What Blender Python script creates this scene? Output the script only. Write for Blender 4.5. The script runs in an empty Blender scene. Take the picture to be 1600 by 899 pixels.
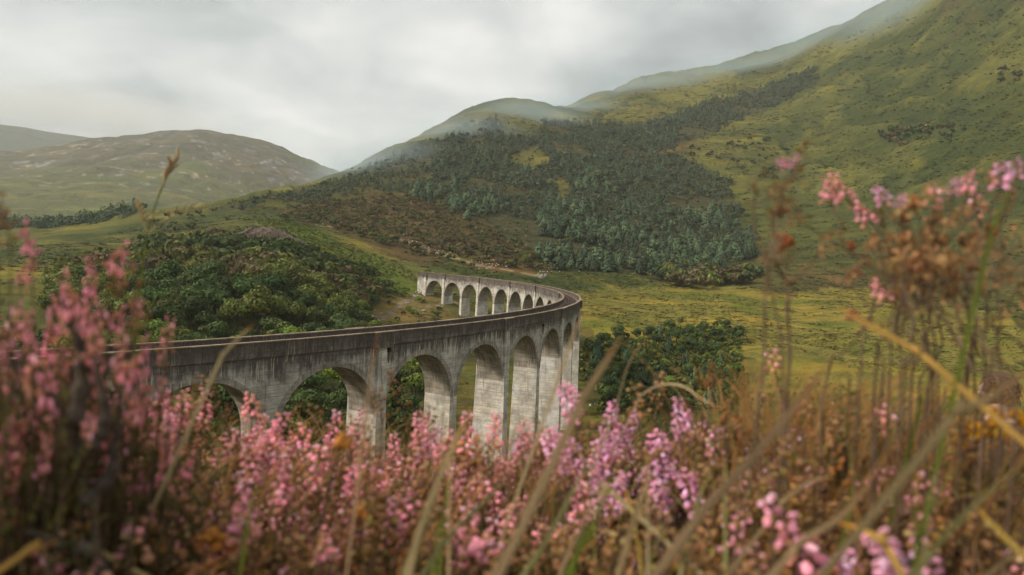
import bpy, math, random
import numpy as np
from mathutils import Vector, Matrix
np.seterr(all='ignore')
S = bpy.context.scene
COL = S.collection
rng = random.Random(11)
nrng = np.random.default_rng(11)

# ---------------------------------------------------------------- camera
cam_data = bpy.data.cameras.new('camera'); cam = bpy.data.objects.new('camera', cam_data); COL.objects.link(cam)
S.camera = cam
cam_data.sensor_width = 36.0; cam_data.lens = 1040.38 / 1600 * 36
cam_data.clip_start = 0.05; cam_data.clip_end = 30000
PIT, ROLL = -0.02548, 0.04862
fwd = Vector((0, math.cos(PIT), math.sin(PIT))); up0 = Vector((0, -math.sin(PIT), math.cos(PIT))); rt0 = Vector((1, 0, 0))
rt = math.cos(ROLL) * rt0 + math.sin(ROLL) * up0; up = -math.sin(ROLL) * rt0 + math.cos(ROLL) * up0
m = Matrix((rt, up, -fwd)).transposed().to_4x4(); m.translation = (0, 0, 40.5); cam.matrix_world = m
cam_data.dof.use_dof = True; cam_data.dof.focus_distance = 160; cam_data.dof.aperture_fstop = 4.2; cam_data.dof.aperture_blades = 7

# ---------------------------------------------------------------- sky, sun, exposure
SUN_EL, SUN_AZ = math.radians(42), math.radians(-105)     # bearing the light comes from, clockwise from +Y
W = bpy.data.worlds.new('World'); S.world = W; W.use_nodes = True
nt = W.node_tree; nt.nodes.clear()
def N(tree, kind, loc=None, **kw):
    n = tree.nodes.new(kind)
    for k, v in kw.items():
        if k.startswith('i_'): n.inputs[int(k[2:])].default_value = v
        else: setattr(n, k, v)
    return n
out = N(nt, 'ShaderNodeOutputWorld')
sky = N(nt, 'ShaderNodeTexSky', sky_type='NISHITA', sun_disc=False, sun_elevation=SUN_EL, sun_rotation=SUN_AZ % (2 * math.pi))
bg_sky = N(nt, 'ShaderNodeBackground'); bg_sky.inputs[1].default_value = 0.10
nt.links.new(sky.outputs[0], bg_sky.inputs[0])
tc = N(nt, 'ShaderNodeTexCoord')
sep = N(nt, 'ShaderNodeSeparateXYZ'); nt.links.new(tc.outputs['Generated'], sep.inputs[0])
def math_node(tree, op, a, b=None):
    n = N(tree, 'ShaderNodeMath', operation=op)
    for i, v in ((0, a), (1, b)):
        if v is None: continue
        if isinstance(v, (int, float)): n.inputs[i].default_value = v
        else: tree.links.new(v, n.inputs[i])
    return n.outputs[0]
zz = math_node(nt, 'ADD', math_node(nt, 'ABSOLUTE', sep.outputs[2]), 0.32)
cxy = N(nt, 'ShaderNodeCombineXYZ')
nt.links.new(math_node(nt, 'DIVIDE', sep.outputs[0], zz), cxy.inputs[0])
nt.links.new(math_node(nt, 'DIVIDE', sep.outputs[1], zz), cxy.inputs[1])
def cloud_noise(scale, detail, dist, off):
    mp = N(nt, 'ShaderNodeMapping'); mp.inputs['Location'].default_value = off
    nt.links.new(cxy.outputs[0], mp.inputs[0])
    n = N(nt, 'ShaderNodeTexNoise'); n.inputs['Scale'].default_value = scale; n.inputs['Detail'].default_value = detail
    n.inputs['Roughness'].default_value = 0.5; n.inputs['Distortion'].default_value = dist
    nt.links.new(mp.outputs[0], n.inputs['Vector']); return n.outputs[0]
c1 = cloud_noise(1.15, 6, 0.25, (3.1, 0.4, 0)); c2 = cloud_noise(3.4, 5, 0.4, (1.0, 7.0, 2.0))
cc = math_node(nt, 'ADD', math_node(nt, 'MULTIPLY', c1, 0.7), math_node(nt, 'MULTIPLY', c2, 0.3))
ramp = N(nt, 'ShaderNodeValToRGB')
e = ramp.color_ramp.elements
e[0].position = 0.40; e[0].color = (0.27, 0.29, 0.285, 1)
e[1].position = 0.60; e[1].color = (0.74, 0.725, 0.69, 1)
k = e.new(0.475); k.color = (0.44, 0.46, 0.445, 1)
k = e.new(0.53); k.color = (0.57, 0.575, 0.55, 1)
nt.links.new(cc, ramp.inputs[0])
bg_cl = N(nt, 'ShaderNodeBackground'); bg_cl.inputs[1].default_value = 0.415
nt.links.new(ramp.outputs[0], bg_cl.inputs[0])
mx = N(nt, 'ShaderNodeMixShader'); mx.inputs[0].default_value = 0.93
nt.links.new(bg_sky.outputs[0], mx.inputs[1]); nt.links.new(bg_cl.outputs[0], mx.inputs[2]); nt.links.new(mx.outputs[0], out.inputs[0])

sun_d = bpy.data.lights.new('sun', 'SUN'); sun_d.energy = 1.5; sun_d.angle = math.radians(11); sun_d.color = (1.0, 0.90, 0.76)
sun = bpy.data.objects.new('sun', sun_d); COL.objects.link(sun)
to_sun = Vector((math.sin(SUN_AZ) * math.cos(SUN_EL), math.cos(SUN_AZ) * math.cos(SUN_EL), math.sin(SUN_EL)))
sun.rotation_euler = to_sun.to_track_quat('Z', 'Y').to_euler(); sun.location = to_sun * 500

vs = S.view_settings
vs.view_transform = 'Standard'; vs.look = 'None'; vs.exposure = 1.62; vs.gamma = 1.0; vs.use_curve_mapping = False
cy = S.cycles
cy.max_bounces = 5; cy.diffuse_bounces = 2; cy.glossy_bounces = 1; cy.transmission_bounces = 2; cy.volume_bounces = 1; cy.transparent_max_bounces = 4
cy.caustics_reflective = False; cy.caustics_refractive = False
cy.use_denoising = True; cy.denoiser = 'OPENIMAGEDENOISE'
cy.use_adaptive_sampling = True; cy.adaptive_threshold = 0.02
# ---------------------------------------------------------------- terrain survey
R_LINE = 218.05                      # radius of the railway curve, metres
CX, CY = -199.0, 220.44              # centre of the curve
ANG0 = -1.46083 + 0.73414            # bearing of the second arch seen from that centre
DANG = 17.07 / R_LINE                # one bay: 15.24 m span + 1.83 m pier
GRADE = 0.02
CAM_Z = 40.5

def hash2(ix, iy, seed):
    h = (np.asarray(ix).astype(np.int64) * 374761393 + np.asarray(iy).astype(np.int64) * 668265263 + (seed * 974634777) % 4294967296) & 0xFFFFFFFF
    h = ((h ^ (h >> 13)) * 1274126177) & 0xFFFFFFFF
    h = ((h ^ (h >> 16)) * 2246822519) & 0xFFFFFFFF
    return ((h ^ (h >> 15)) & 0xFFFFFF) / float(0xFFFFFF)

def vnoise(x, y, seed=0):
    x = np.asarray(x, float); y = np.asarray(y, float)
    ix = np.floor(x); iy = np.floor(y)
    fx = x - ix; fy = y - iy
    fx = fx * fx * fx * (fx * (fx * 6 - 15) + 10); fy = fy * fy * fy * (fy * (fy * 6 - 15) + 10)
    a = hash2(ix, iy, seed); b = hash2(ix + 1, iy, seed); c = hash2(ix, iy + 1, seed); d = hash2(ix + 1, iy + 1, seed)
    return (a + (b - a) * fx + (c - a) * fy + (a - b - c + d) * fx * fy) * 2 - 1

def fbm(x, y, seed=0, octaves=4):
    s = 0; amp = 1.0; tot = 0
    for k in range(octaves):
        s = s + amp * vnoise(x * 2 ** k + 17.3 * k, y * 2 ** k - 9.1 * k, seed + k)
        tot += amp; amp *= 0.5
    return s / tot

NEAR = [(0, 40.02), (0.5, 40.0), (1, 39.94), (1.5, 39.86), (2, 39.74), (3, 39.35), (4.8, 38.3), (8, 36.6), (20, 31), (45, 20), (70, 11)]
# bearing (degrees right of +Y): distance, height
COLS = {
 -180: [(0, 40.02), (10, 41), (60, 46), (300, 70), (3500, 260)],
 -100: [(0, 40.02), (10, 40.5), (60, 42), (300, 60), (3500, 200)],
 -52: NEAR[:-1] + [(70, 22), (100, 22), (160, 18), (300, 24), (450, 36), (700, 48), (850, 60), (1000, 85), (1200, 62), (3500, 20)],
 -37.6: NEAR[:-1] + [(72, 14), (100, 8), (150, 10), (220, 14), (300, 22), (450, 35), (700, 47), (820, 52), (1000, 68), (1200, 50), (3500, 20)],
 -29.8: NEAR + [(80, 9), (110, 5), (150, 8), (200, 15), (300, 26), (400, 36), (550, 50), (700, 68), (850, 88), (1100, 66), (3500, 20)],
 -25.5: NEAR + [(110, 4), (150, 8), (200, 16), (300, 30), (400, 42), (550, 60), (700, 80), (840, 98), (1100, 70), (3500, 20)],
 -21.0: NEAR + [(110, 3), (150, 7), (200, 15), (260, 26), (350, 40), (450, 56), (600, 80), (750, 103), (900, 123), (1150, 90), (3500, 20)],
 -16.0: NEAR + [(110, 2), (150, 5), (220, 14), (300, 26), (400, 44), (500, 62), (650, 92), (800, 125), (1000, 171), (1300, 130), (3500, 20)],
 -10.8: NEAR + [(110, 1), (150, 2), (250, 8), (320, 14), (345, 18), (380, 29), (430, 38), (520, 58), (650, 92), (800, 140), (1000, 200), (1150, 243), (1500, 200), (3500, 20)],
 -5.4: NEAR + [(110, 0), (200, 0), (280, 4), (340, 13), (365, 22), (385, 26), (420, 33), (480, 46), (600, 80), (800, 145), (1000, 220), (1200, 308), (1310, 358), (1600, 320), (3500, 60)],
 -2.7: NEAR + [(110, 0), (200, 0), (290, 3), (345, 11), (390, 22), (430, 34), (500, 49), (625, 84), (820, 155), (1050, 250), (1230, 338), (1320, 381), (1500, 372), (3500, 80)],
 0.0: NEAR + [(110, 0), (200, 0), (300, 3), (360, 12), (400, 26), (450, 38), (520, 52), (650, 88), (850, 160), (1100, 272), (1250, 345), (1350, 394), (1550, 386), (3500, 100)],
 3.0: NEAR + [(110, 0), (200, 0), (290, 3), (350, 13), (410, 28), (470, 39), (540, 56), (680, 95), (880, 172), (1150, 285), (1420, 402), (1600, 440), (3500, 200)],
 5.5: NEAR + [(110, 0), (190, 0), (270, 2), (330, 14), (420, 30), (480, 40), (560, 58), (700, 100), (900, 180), (1200, 300), (1450, 390), (1700, 505), (1900, 500), (3500, 200)],
 10.9: NEAR + [(110, 0), (200, 0), (260, 1), (300, 6), (350, 16), (450, 30), (520, 40), (600, 58), (750, 110), (1000, 215), (1300, 345), (1600, 480), (1850, 611), (2100, 600), (3500, 300)],
 21.0: NEAR + [(110, 0), (200, 0), (265, 0), (310, 6), (380, 17), (480, 32), (560, 44), (700, 82), (900, 165), (1200, 305), (1500, 455), (1800, 610), (2000, 715), (2300, 720), (3500, 500)],
 30.0: NEAR + [(110, 0), (200, 0), (280, 0), (330, 8), (400, 18), (500, 32), (580, 48), (700, 90), (900, 190), (1150, 330), (1400, 500), (1700, 745), (2100, 780), (3500, 600)],
 37.6: NEAR + [(110, 1), (200, 2), (280, 2), (330, 8), (400, 18), (500, 34), (560, 48), (650, 84), (800, 170), (1000, 300), (1250, 510), (1500, 860), (1900, 900), (3500, 700)],
 52: NEAR + [(110, 4), (200, 8), (300, 14), (400, 26), (500, 46), (650, 90), (800, 170), (1000, 300), (1250, 500), (1500, 800), (1900, 840), (3500, 700)],
 100: [(0, 40.02), (10, 40.5), (60, 40), (300, 60), (3500, 400)],
 180: [(0, 40.02), (10, 41), (60, 46), (300, 70), (3500, 260)],
}
FAR_COLS = {
 -70: [(1000, 30), (1800, 90), (2600, 240), (3400, 400), (4200, 300), (5200, 100)],
 -37.6: [(1000, 40), (1400, 70), (1800, 110), (2600, 262), (3400, 432), (4200, 330), (5200, 100)],
 -31.9: [(1000, 40), (1450, 70), (1900, 150), (2600, 330), (3300, 528), (4200, 350), (5200, 100)],
 -26.1: [(1000, 40), (1500, 75), (2000, 185), (2600, 375), (3200, 605), (3500, 605), (4200, 400), (5200, 100)],
 -21.0: [(1000, 40), (1600, 80), (2200, 220), (2800, 430), (3300, 612), (4200, 400), (5200, 100)],
 -17.6: [(1000, 40), (1600, 80), (2200, 210), (2800, 390), (3400, 544), (4200, 350), (5200, 100)],
 -15.5: [(1000, 40), (1600, 80), (2200, 205), (2800, 375), (3450, 510), (4200, 330), (5200, 100)],
 -12.9: [(1000, 40), (1700, 80), (2800, 330), (3500, 450), (4200, 300), (5200, 100)],
 -5: [(1000, 40), (1900, 80), (3500, 300), (4200, 250), (5200, 100)],
}
class Survey:
    def __init__(self, cols, d0, d1, n=640, smooth=9):
        self.ld0, self.ld1, self.n = math.log(d0), math.log(d1), n
        ld = np.linspace(self.ld0, self.ld1, n); d = np.exp(ld)
        az = sorted(cols); rows = []
        ker = np.hanning(smooth * 2 + 1); ker /= ker.sum()
        for a in az:
            dd, zz = zip(*cols[a])
            z = np.interp(d, dd, zz)
            zp = np.concatenate([np.full(smooth, z[0]), z, np.full(smooth, z[-1])])
            rows.append(np.convolve(zp, ker, 'valid'))
        rows = np.array(rows)
        self.az = np.arange(az[0], az[-1] + 1e-6, 0.25)
        t = np.array([np.interp(self.az, az, rows[:, k]) for k in range(n)]).T
        k2 = np.hanning(17); k2 /= k2.sum()
        pad = np.concatenate([np.repeat(t[:1], 8, 0), t, np.repeat(t[-1:], 8, 0)])
        self.t = np.array([np.convolve(pad[:, k], k2, 'valid') for k in range(n)]).T
    def __call__(self, x, y):
        d = np.maximum(np.hypot(x, y), 1e-3); a = np.degrees(np.arctan2(x, y))
        fi = np.clip((np.log(d) - self.ld0) / (self.ld1 - self.ld0) * (self.n - 1), 0, self.n - 1.001)
        fa = np.clip((a - self.az[0]) / 0.25, 0, len(self.az) - 1.001)
        i = fi.astype(int); j = fa.astype(int); u = fi - i; v = fa - j
        t = self.t
        return (t[j, i] * (1 - u) * (1 - v) + t[j, i + 1] * u * (1 - v) + t[j + 1, i] * (1 - u) * v + t[j + 1, i + 1] * u * v)

def sstep(a, b, x):
    t = np.clip((np.asarray(x, float) - a) / (b - a), 0, 1)
    return t * t * (3 - 2 * t)

MAIN = Survey(COLS, 0.25, 3500)
FAR = Survey(FAR_COLS, 1000, 5200, 240, 5)

def deck_z(x, y):                      # height of the parapet top above any point near the line
    a = np.arctan2(np.asarray(y) - CY, np.asarray(x) - CX)
    return 30 + GRADE * R_LINE * (a - 0.73414 + 1.57)

def gully(x, y):                       # 0..0.45, stream cuts running down the hillside
    return np.maximum(0, 0.45 - np.abs(fbm(x / 170 + 0.4 * vnoise(x / 60, y / 60, 22), y / 480, 21, 3)) * 3.4)

def ground_z(x, y):
    x = np.asarray(x, float); y = np.asarray(y, float)
    d = np.hypot(x, y)
    z = MAIN(x, y)
    big = sstep(350, 1500, d)
    z = z + big * 15 * fbm(x / 230, y / 230, 3, 4)
    # terracettes that follow the slope, gullies running down it
    c, s = math.cos(0.5), math.sin(0.5)
    xr = c * x - s * y; yr = s * x + c * y
    z = z + sstep(450, 900, d) * (7.0 * fbm(xr / 120 + 0.8 * vnoise(x / 140, y / 140, 8), yr / 46, 11, 4) + 5.0 * (0.4 - np.abs(fbm(xr / 90 + 0.7 * vnoise(x / 90, y / 90, 9), yr / 60, 15, 2))))
    z = z - sstep(500, 900, d) * 20 * gully(x, y)
    z = z + sstep(120, 300, d) * (1.5 + 2.2 * sstep(270, 340, d) * (1 - sstep(480, 620, d)) * sstep(30, 80, x)) * fbm(x / 42, y / 42, 31, 3)
    z = z + sstep(150, 400, d) * (0.45 + 0.5 * big) * fbm(x / 9, y / 9, 41, 2)
    z = z + sstep(3, 30, d) * 0.35 * fbm(x / 4, y / 4, 51, 2) + 0.02 * vnoise(x * 3, y * 3, 61)
    # the ground never rises over the railway: keep it under the deck beside the viaduct
    r = np.hypot(x - CX, y - CY); a = np.arctan2(y - CY, x - CX)
    along = (a > ANG0 - 1.9 * DANG) & (a < ANG0 + 20.2 * DANG)
    near = 1 - sstep(6, 22, np.abs(r - R_LINE))
    z = np.where(along, z - near * np.maximum(0, z - (deck_z(x, y) - 9)), z)
    return z

def far_z(x, y):
    z = FAR(x, y); d = np.hypot(x, y)
    w = sstep(1200, 2200, d)
    z = z + w * 26 * fbm(x / 420, y / 420, 73, 5)
    z = z - w * 26 * np.maximum(0, 0.4 - np.abs(fbm(x / 260, y / 700, 83, 3)) * 2)
    z = z + w * 7 * fbm(x / 60, y / 60, 93, 3)
    return z

# ---------------------------------------------------------------- helpers
def mesh_np(name, V, faces, mats, tint=None, uv=None, smooth=False):
    """V (n,3); faces: list of ((m,k) int array, material index); tint (n,) or (n,3); uv per vertex (n,2)"""
    me = bpy.data.meshes.new(name)
    V = np.asarray(V, np.float32)
    faces = [(np.asarray(f, np.int32), mi) for f, mi in faces if len(f)]
    loops = np.concatenate([f.ravel() for f, _ in faces]); tot = np.concatenate([np.full(len(f), f.shape[1], np.int32) for f, _ in faces])
    mi = np.concatenate([np.full(len(f), m_, np.int32) for f, m_ in faces])
    me.vertices.add(len(V)); me.vertices.foreach_set('co', V.ravel())
    me.loops.add(len(loops)); me.loops.foreach_set('vertex_index', loops)
    me.polygons.add(len(tot)); me.polygons.foreach_set('loop_start', np.concatenate([[0], np.cumsum(tot)[:-1]]).astype(np.int32))
    me.polygons.foreach_set('material_index', mi)
    me.polygons.foreach_set('use_smooth', np.full(len(tot), bool(smooth)))
    if tint is not None:
        tint = np.asarray(tint, np.float32)
        if tint.ndim == 1: tint = np.stack([tint] * 3, 1)
        c = me.attributes.new('tint', 'FLOAT_COLOR', 'POINT')
        c.data.foreach_set('color', np.concatenate([tint, np.ones((len(tint), 1), np.float32)], 1).astype(np.float32).ravel())
    if uv is not None:
        l = me.uv_layers.new(name='UVMap'); l.data.foreach_set('uv', np.asarray(uv, np.float32)[loops].ravel())
    for m_ in mats: me.materials.append(m_)
    me.update(); me.validate()
    return me

def put(name, me, parent=None, loc=(0, 0, 0), rot=(0, 0, 0), scale=1.0):
    o = bpy.data.objects.new(name, me); COL.objects.link(o)
    o.location = loc; o.rotation_euler = rot
    o.scale = (scale,) * 3 if isinstance(scale, (int, float)) else scale
    if parent is not None: o.parent = parent
    return o

def tag(o, label=None, cat=None, group=None, kind=None):
    if label: o['label'] = label
    if cat: o['category'] = cat
    if group: o['group'] = group
    if kind: o['kind'] = kind
    return o

def empty(name, loc=(0, 0, 0), rz=0.0, scale=1.0):
    o = bpy.data.objects.new(name, None); COL.objects.link(o); o.location = loc; o.rotation_euler = (0, 0, rz)
    o.scale = (scale,) * 3 if isinstance(scale, (int, float)) else scale
    o.empty_display_size = 0.2
    return o

class Geo:
    """collects vertices, triangles / quads, a tint and a uv for each vertex"""
    def __init__(s): s.v = []; s.t = []; s.q = []; s.c = []; s.uv = []; s.n = 0; s.tm = []; s.qm = []
    def add(s, V, tris=None, quads=None, tint=1.0, uv=None, mat=0):
        V = np.asarray(V, float).reshape(-1, 3)
        if tris is not None and len(tris): s.t.append(np.asarray(tris) + s.n); s.tm.append(np.full(len(tris), mat))
        if quads is not None and len(quads): s.q.append(np.asarray(quads) + s.n); s.qm.append(np.full(len(quads), mat))
        tint = np.asarray(tint, float)
        if tint.ndim == 0: tint = np.full((len(V), 3), float(tint))
        elif tint.ndim == 1 and len(tint) == 3 and len(V) != 3: tint = np.tile(tint, (len(V), 1))
        elif tint.ndim == 1: tint = np.stack([tint] * 3, 1)
        s.v.append(V); s.c.append(tint); s.uv.append(np.zeros((len(V), 2)) if uv is None else np.asarray(uv, float)); s.n += len(V)
    def arrays(s):
        V = np.concatenate(s.v); T = np.concatenate(s.t) if s.t else np.zeros((0, 3), int); Q = np.concatenate(s.q) if s.q else np.zeros((0, 4), int)
        tm = np.concatenate(s.tm) if s.tm else np.zeros(0, int); qm = np.concatenate(s.qm) if s.qm else np.zeros(0, int)
        return V, T, Q, np.concatenate(s.c), np.concatenate(s.uv), tm, qm
    def mesh(s, name, mats, smooth=False):
        V, T, Q, C, U, tm, qm = s.arrays(); fs = []
        for k in range(len(mats)):
            fs.append((T[tm == k], k)); fs.append((Q[qm == k], k))
        return mesh_np(name, V, fs, mats, C, U, smooth)

def cards(cen, a, b, lozenge=True):
    """leaf-like faces: centre, half axis a (length), half axis b (width) -> verts, tris"""
    n = len(cen)
    if lozenge: P = np.stack([cen - a, cen + b * 1.0 - a * 0.1, cen + a, cen - b * 1.0 - a * 0.1], 1)
    else: P = np.stack([cen - a - b, cen - a + b, cen + a + b, cen + a - b], 1)
    V = P.reshape(-1, 3); i = np.arange(n)[:, None] * 4
    T = np.concatenate([i + np.array([[0, 1, 2]]), i + np.array([[0, 2, 3]])])
    return V, T

def rand_dirs(n, r):
    v = r.normal(size=(n, 3)); return v / np.linalg.norm(v, axis=1)[:, None]

def tube(pts, rad, sides=5, cap=True):
    pts = np.asarray(pts, float); n = len(pts); rad = np.broadcast_to(np.asarray(rad, float), (n,))
    tan = np.gradient(pts, axis=0); tan /= np.linalg.norm(tan, axis=1)[:, None] + 1e-12
    ref = np.array([0.31, 0.95, 0.05]) if abs(tan[0] @ np.array([0.31, 0.95, 0.05])) < 0.9 else np.array([1.0, 0, 0])
    u = np.cross(tan, ref); u /= np.linalg.norm(u, axis=1)[:, None] + 1e-12; w = np.cross(tan, u)
    th = np.arange(sides) / sides * 2 * math.pi
    V = pts[:, None] + rad[:, None, None] * (np.cos(th)[None, :, None] * u[:, None] + np.sin(th)[None, :, None] * w[:, None])
    V = V.reshape(-1, 3); Q = []
    for i in range(n - 1):
        for j in range(sides):
            Q.append((i * sides + j, i * sides + (j + 1) % sides, (i + 1) * sides + (j + 1) % sides, (i + 1) * sides + j))
    T = []
    if cap:
        V = np.concatenate([V, pts[:1], pts[-1:]]); a = n * sides
        for j in range(sides):
            T.append((a, (j + 1) % sides, j)); T.append((a + 1, (n - 1) * sides + j, (n - 1) * sides + (j + 1) % sides))
    return V, np.array(T, int).reshape(-1, 3), np.array(Q, int)

def spline(pts, n=12):
    p = np.asarray(pts, float)
    if len(p) < 3:
        t = np.linspace(0, 1, n)[:, None]; return p[0] * (1 - t) + p[-1] * t
    P = np.concatenate([[2 * p[0] - p[1]], p, [2 * p[-1] - p[-2]]]); o = []
    seg = len(p) - 1
    for t in np.linspace(0, seg - 1e-6, n):
        i = int(t); u = t - i; a, b, c, d = P[i:i + 4]
        o.append(0.5 * (2 * b + (c - a) * u + (2 * a - 5 * b + 4 * c - d) * u * u + (3 * b - a - 3 * c + d) * u ** 3))
    return np.array(o)

def blob(cen, r, seed=0, n=6, mrow=4, rough=0.0):
    """closed lumpy ellipsoid of few faces"""
    cen = np.asarray(cen, float); r = np.broadcast_to(np.asarray(r, float), (3,)); rr = np.random.default_rng(seed)
    V = [cen + r * (0, 0, -1)]
    for i in range(1, mrow):
        ph = -math.pi / 2 + math.pi * i / mrow
        for j in range(n):
            th = 2 * math.pi * j / n + 0.3 * i; k = 1 + rough * rr.uniform(-1, 1)
            V.append(cen + r * k * np.array((math.cos(ph) * math.cos(th), math.cos(ph) * math.sin(th), math.sin(ph))))
    V.append(cen + r * (0, 0, 1)); T = []; Q = []
    for j in range(n): T.append((0, 1 + (j + 1) % n, 1 + j))
    for i in range(mrow - 2):
        for j in range(n):
            a = 1 + i * n + j; b = 1 + i * n + (j + 1) % n; Q.append((a, b, b + n, a + n))
    L = len(V) - 1; s0 = 1 + (mrow - 2) * n
    for j in range(n): T.append((L, s0 + j, s0 + (j + 1) % n))
    return np.array(V), np.array(T), np.array(Q).reshape(-1, 4)

def scatter_mesh(name, protos, pos, rz, sc, var, mats, tint=None, tilt=None):
    """many copies of prototype arrays joined into one mesh"""
    Vs, Ts, Cs = [], [], []; Ms = []; n = 0
    for k, (V, T, C, M) in enumerate(protos):
        idx = np.nonzero(var == k)[0]
        if not len(idx): continue
        c, s_ = np.cos(rz[idx])[:, None], np.sin(rz[idx])[:, None]; S_ = sc[idx] if sc.ndim == 2 else np.repeat(sc[idx][:, None], 3, 1)
        x = (V[None, :, 0] * c - V[None, :, 1] * s_) * S_[:, :1] + pos[idx, 0:1]
        y = (V[None, :, 0] * s_ + V[None, :, 1] * c) * S_[:, 1:2] + pos[idx, 1:2]
        z = V[None, :, 2] * S_[:, 2:3] + pos[idx, 2:3]
        Vs.append(np.stack([x, y, z], 2).reshape(-1, 3))
        cc_ = np.repeat(C[None], len(idx), 0)
        if tint is not None: cc_ = cc_ * (tint[idx][:, None, :] if tint.ndim == 2 else tint[idx][:, None, None])
        Cs.append(cc_.reshape(-1, 3))
        Ts.append((T[None] + (np.arange(len(idx)) * len(V))[:, None, None] + n).reshape(-1, 3)); Ms.append(np.tile(M, len(idx)))
        n += len(idx) * len(V)
    V = np.concatenate(Vs); T = np.concatenate(Ts); M = np.concatenate(Ms)
    return mesh_np(name, V, [(T[M == k], k) for k in range(len(mats))], mats, np.concatenate(Cs))

def in_poly(x, y, poly, warp=0.0, seed=5):
    if warp:
        x, y = x + warp * fbm(x / 35, y / 35, seed, 3), y + warp * fbm(x / 35 + 9, y / 35 - 4, seed + 1, 3)
    p = np.asarray(poly, float); ins = np.zeros(np.shape(x), bool); j = len(p) - 1
    for i in range(len(p)):
        (xi, yi), (xj, yj) = p[i], p[j]
        c = ((yi > y) != (yj > y)) & (x < (xj - xi) * (y - yi) / (yj - yi + 1e-12) + xi)
        ins ^= c; j = i
    return ins

def jitter_grid(poly, step, warp=8.0, seed=1, jit=0.46):
    p = np.asarray(poly, float); lo = p.min(0) - step; hi = p.max(0) + step
    gx, gy = np.meshgrid(np.arange(lo[0], hi[0], step), np.arange(lo[1], hi[1], step))
    gx[1::2] += step / 2; r = np.random.default_rng(seed)
    x = (gx + r.uniform(-jit, jit, gx.shape) * step).ravel(); y = (gy + r.uniform(-jit, jit, gx.shape) * step).ravel()
    k = in_poly(x, y, poly, warp, seed); return x[k], y[k]

def off_track(x, y, w=7.0):
    r = np.hypot(x - CX, y - CY); a = np.arctan2(y - CY, x - CX)
    return ~((np.abs(r - R_LINE) < w) & (a > ANG0 - 3 * DANG) & (a < ANG0 + 21.5 * DANG))

# ---------------------------------------------------------------- materials
def material(name):
    m_ = bpy.data.materials.new(name); m_.use_nodes = True; t = m_.node_tree
    b = t.nodes['Principled BSDF']; b.inputs['Roughness'].default_value = 0.9
    b.inputs['Specular IOR Level'].default_value = 0.15
    return m_, t, b
def L(t, a, b): t.links.new(a, b)
def noise(t, vec, scale, detail=4, rough=0.55, dist=0.0):
    n = N(t, 'ShaderNodeTexNoise'); n.inputs['Scale'].default_value = scale; n.inputs['Detail'].default_value = detail
    n.inputs['Roughness'].default_value = rough; n.inputs['Distortion'].default_value = dist
    if vec is not None: L(t, vec, n.inputs['Vector'])
    return n.outputs[0]
def rampf(t, src, p0, p1, c0=0.0, c1=1.0):  # p0 may be above p1
    r = N(t, 'ShaderNodeMapRange', clamp=True); r.interpolation_type = 'SMOOTHSTEP'
    L(t, src, r.inputs[0]); r.inputs[1].default_value = p0; r.inputs[2].default_value = p1; r.inputs[3].default_value = c0; r.inputs[4].default_value = c1
    return r.outputs[0]
def mix(t, f, a, b, mode='MIX'):
    n = N(t, 'ShaderNodeMix', data_type='RGBA', blend_type=mode)
    for i, v in ((0, f), (6, a), (7, b)):
        if isinstance(v, (int, float)): n.inputs[i].default_value = v
        elif isinstance(v, tuple): n.inputs[i].default_value = v if len(v) == 4 else v + (1,)
        else: L(t, v, n.inputs[i])
    return n.outputs[2]
def attr(t, name='tint'):
    return N(t, 'ShaderNodeAttribute', attribute_name=name).outputs['Color']
def mapped(t, src, scale):
    mp = N(t, 'ShaderNodeMapping'); mp.inputs['Scale'].default_value = scale; L(t, src, mp.inputs[0]); return mp.outputs[0]
def bump(t, b, h, strength, dist):
    n = N(t, 'ShaderNodeBump'); n.inputs['Strength'].default_value = strength; n.inputs['Distance'].default_value = dist
    L(t, h, n.inputs['Height']); L(t, n.outputs[0], b.inputs['Normal'])

def leaf_material(name, col, vary=0.35, trans=0.25, rough=0.75, spec=0.2):
    """tint attribute x base colour x a random value for each object"""
    m_, t, b = material(name)
    oi = N(t, 'ShaderNodeObjectInfo')
    c = mix(t, 1.0, attr(t), col, 'MULTIPLY')
    hs = N(t, 'ShaderNodeHueSaturation'); L(t, c, hs.inputs['Color'])
    L(t, rampf(t, oi.outputs['Random'], 0, 1, 1 - vary, 1 + vary), hs.inputs['Value'])
    L(t, math_node(t, 'ADD', math_node(t, 'MULTIPLY', math_node(t, 'FRACT', math_node(t, 'MULTIPLY', oi.outputs['Random'], 7.31)), 0.03), 0.485), hs.inputs['Hue'])
    L(t, hs.outputs[0], b.inputs['Base Color']); b.inputs['Roughness'].default_value = rough; b.inputs['Specular IOR Level'].default_value = spec
    if trans:
        tr = N(t, 'ShaderNodeBsdfTranslucent'); L(t, hs.outputs[0], tr.inputs[0])
        mxs = N(t, 'ShaderNodeMixShader'); mxs.inputs[0].default_value = trans
        o = t.nodes['Material Output']; L(t, b.outputs[0], mxs.inputs[1]); L(t, tr.outputs[0], mxs.inputs[2]); L(t, mxs.outputs[0], o.inputs[0])
    return m_
def plain(name, col, rough=0.9, var=0.3, scale=8.0):
    m_, t, b = material(name)
    g = N(t, 'ShaderNodeTexCoord').outputs['Object']
    n = noise(t, g, scale, 4)
    L(t, mix(t, 1.0, tuple(col), mix(t, rampf(t, n, 0.3, 0.7), (1 - var,) * 3, (1 + var,) * 3), 'MULTIPLY'), b.inputs['Base Color'])
    b.inputs['Roughness'].default_value = rough
    return m_

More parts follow.
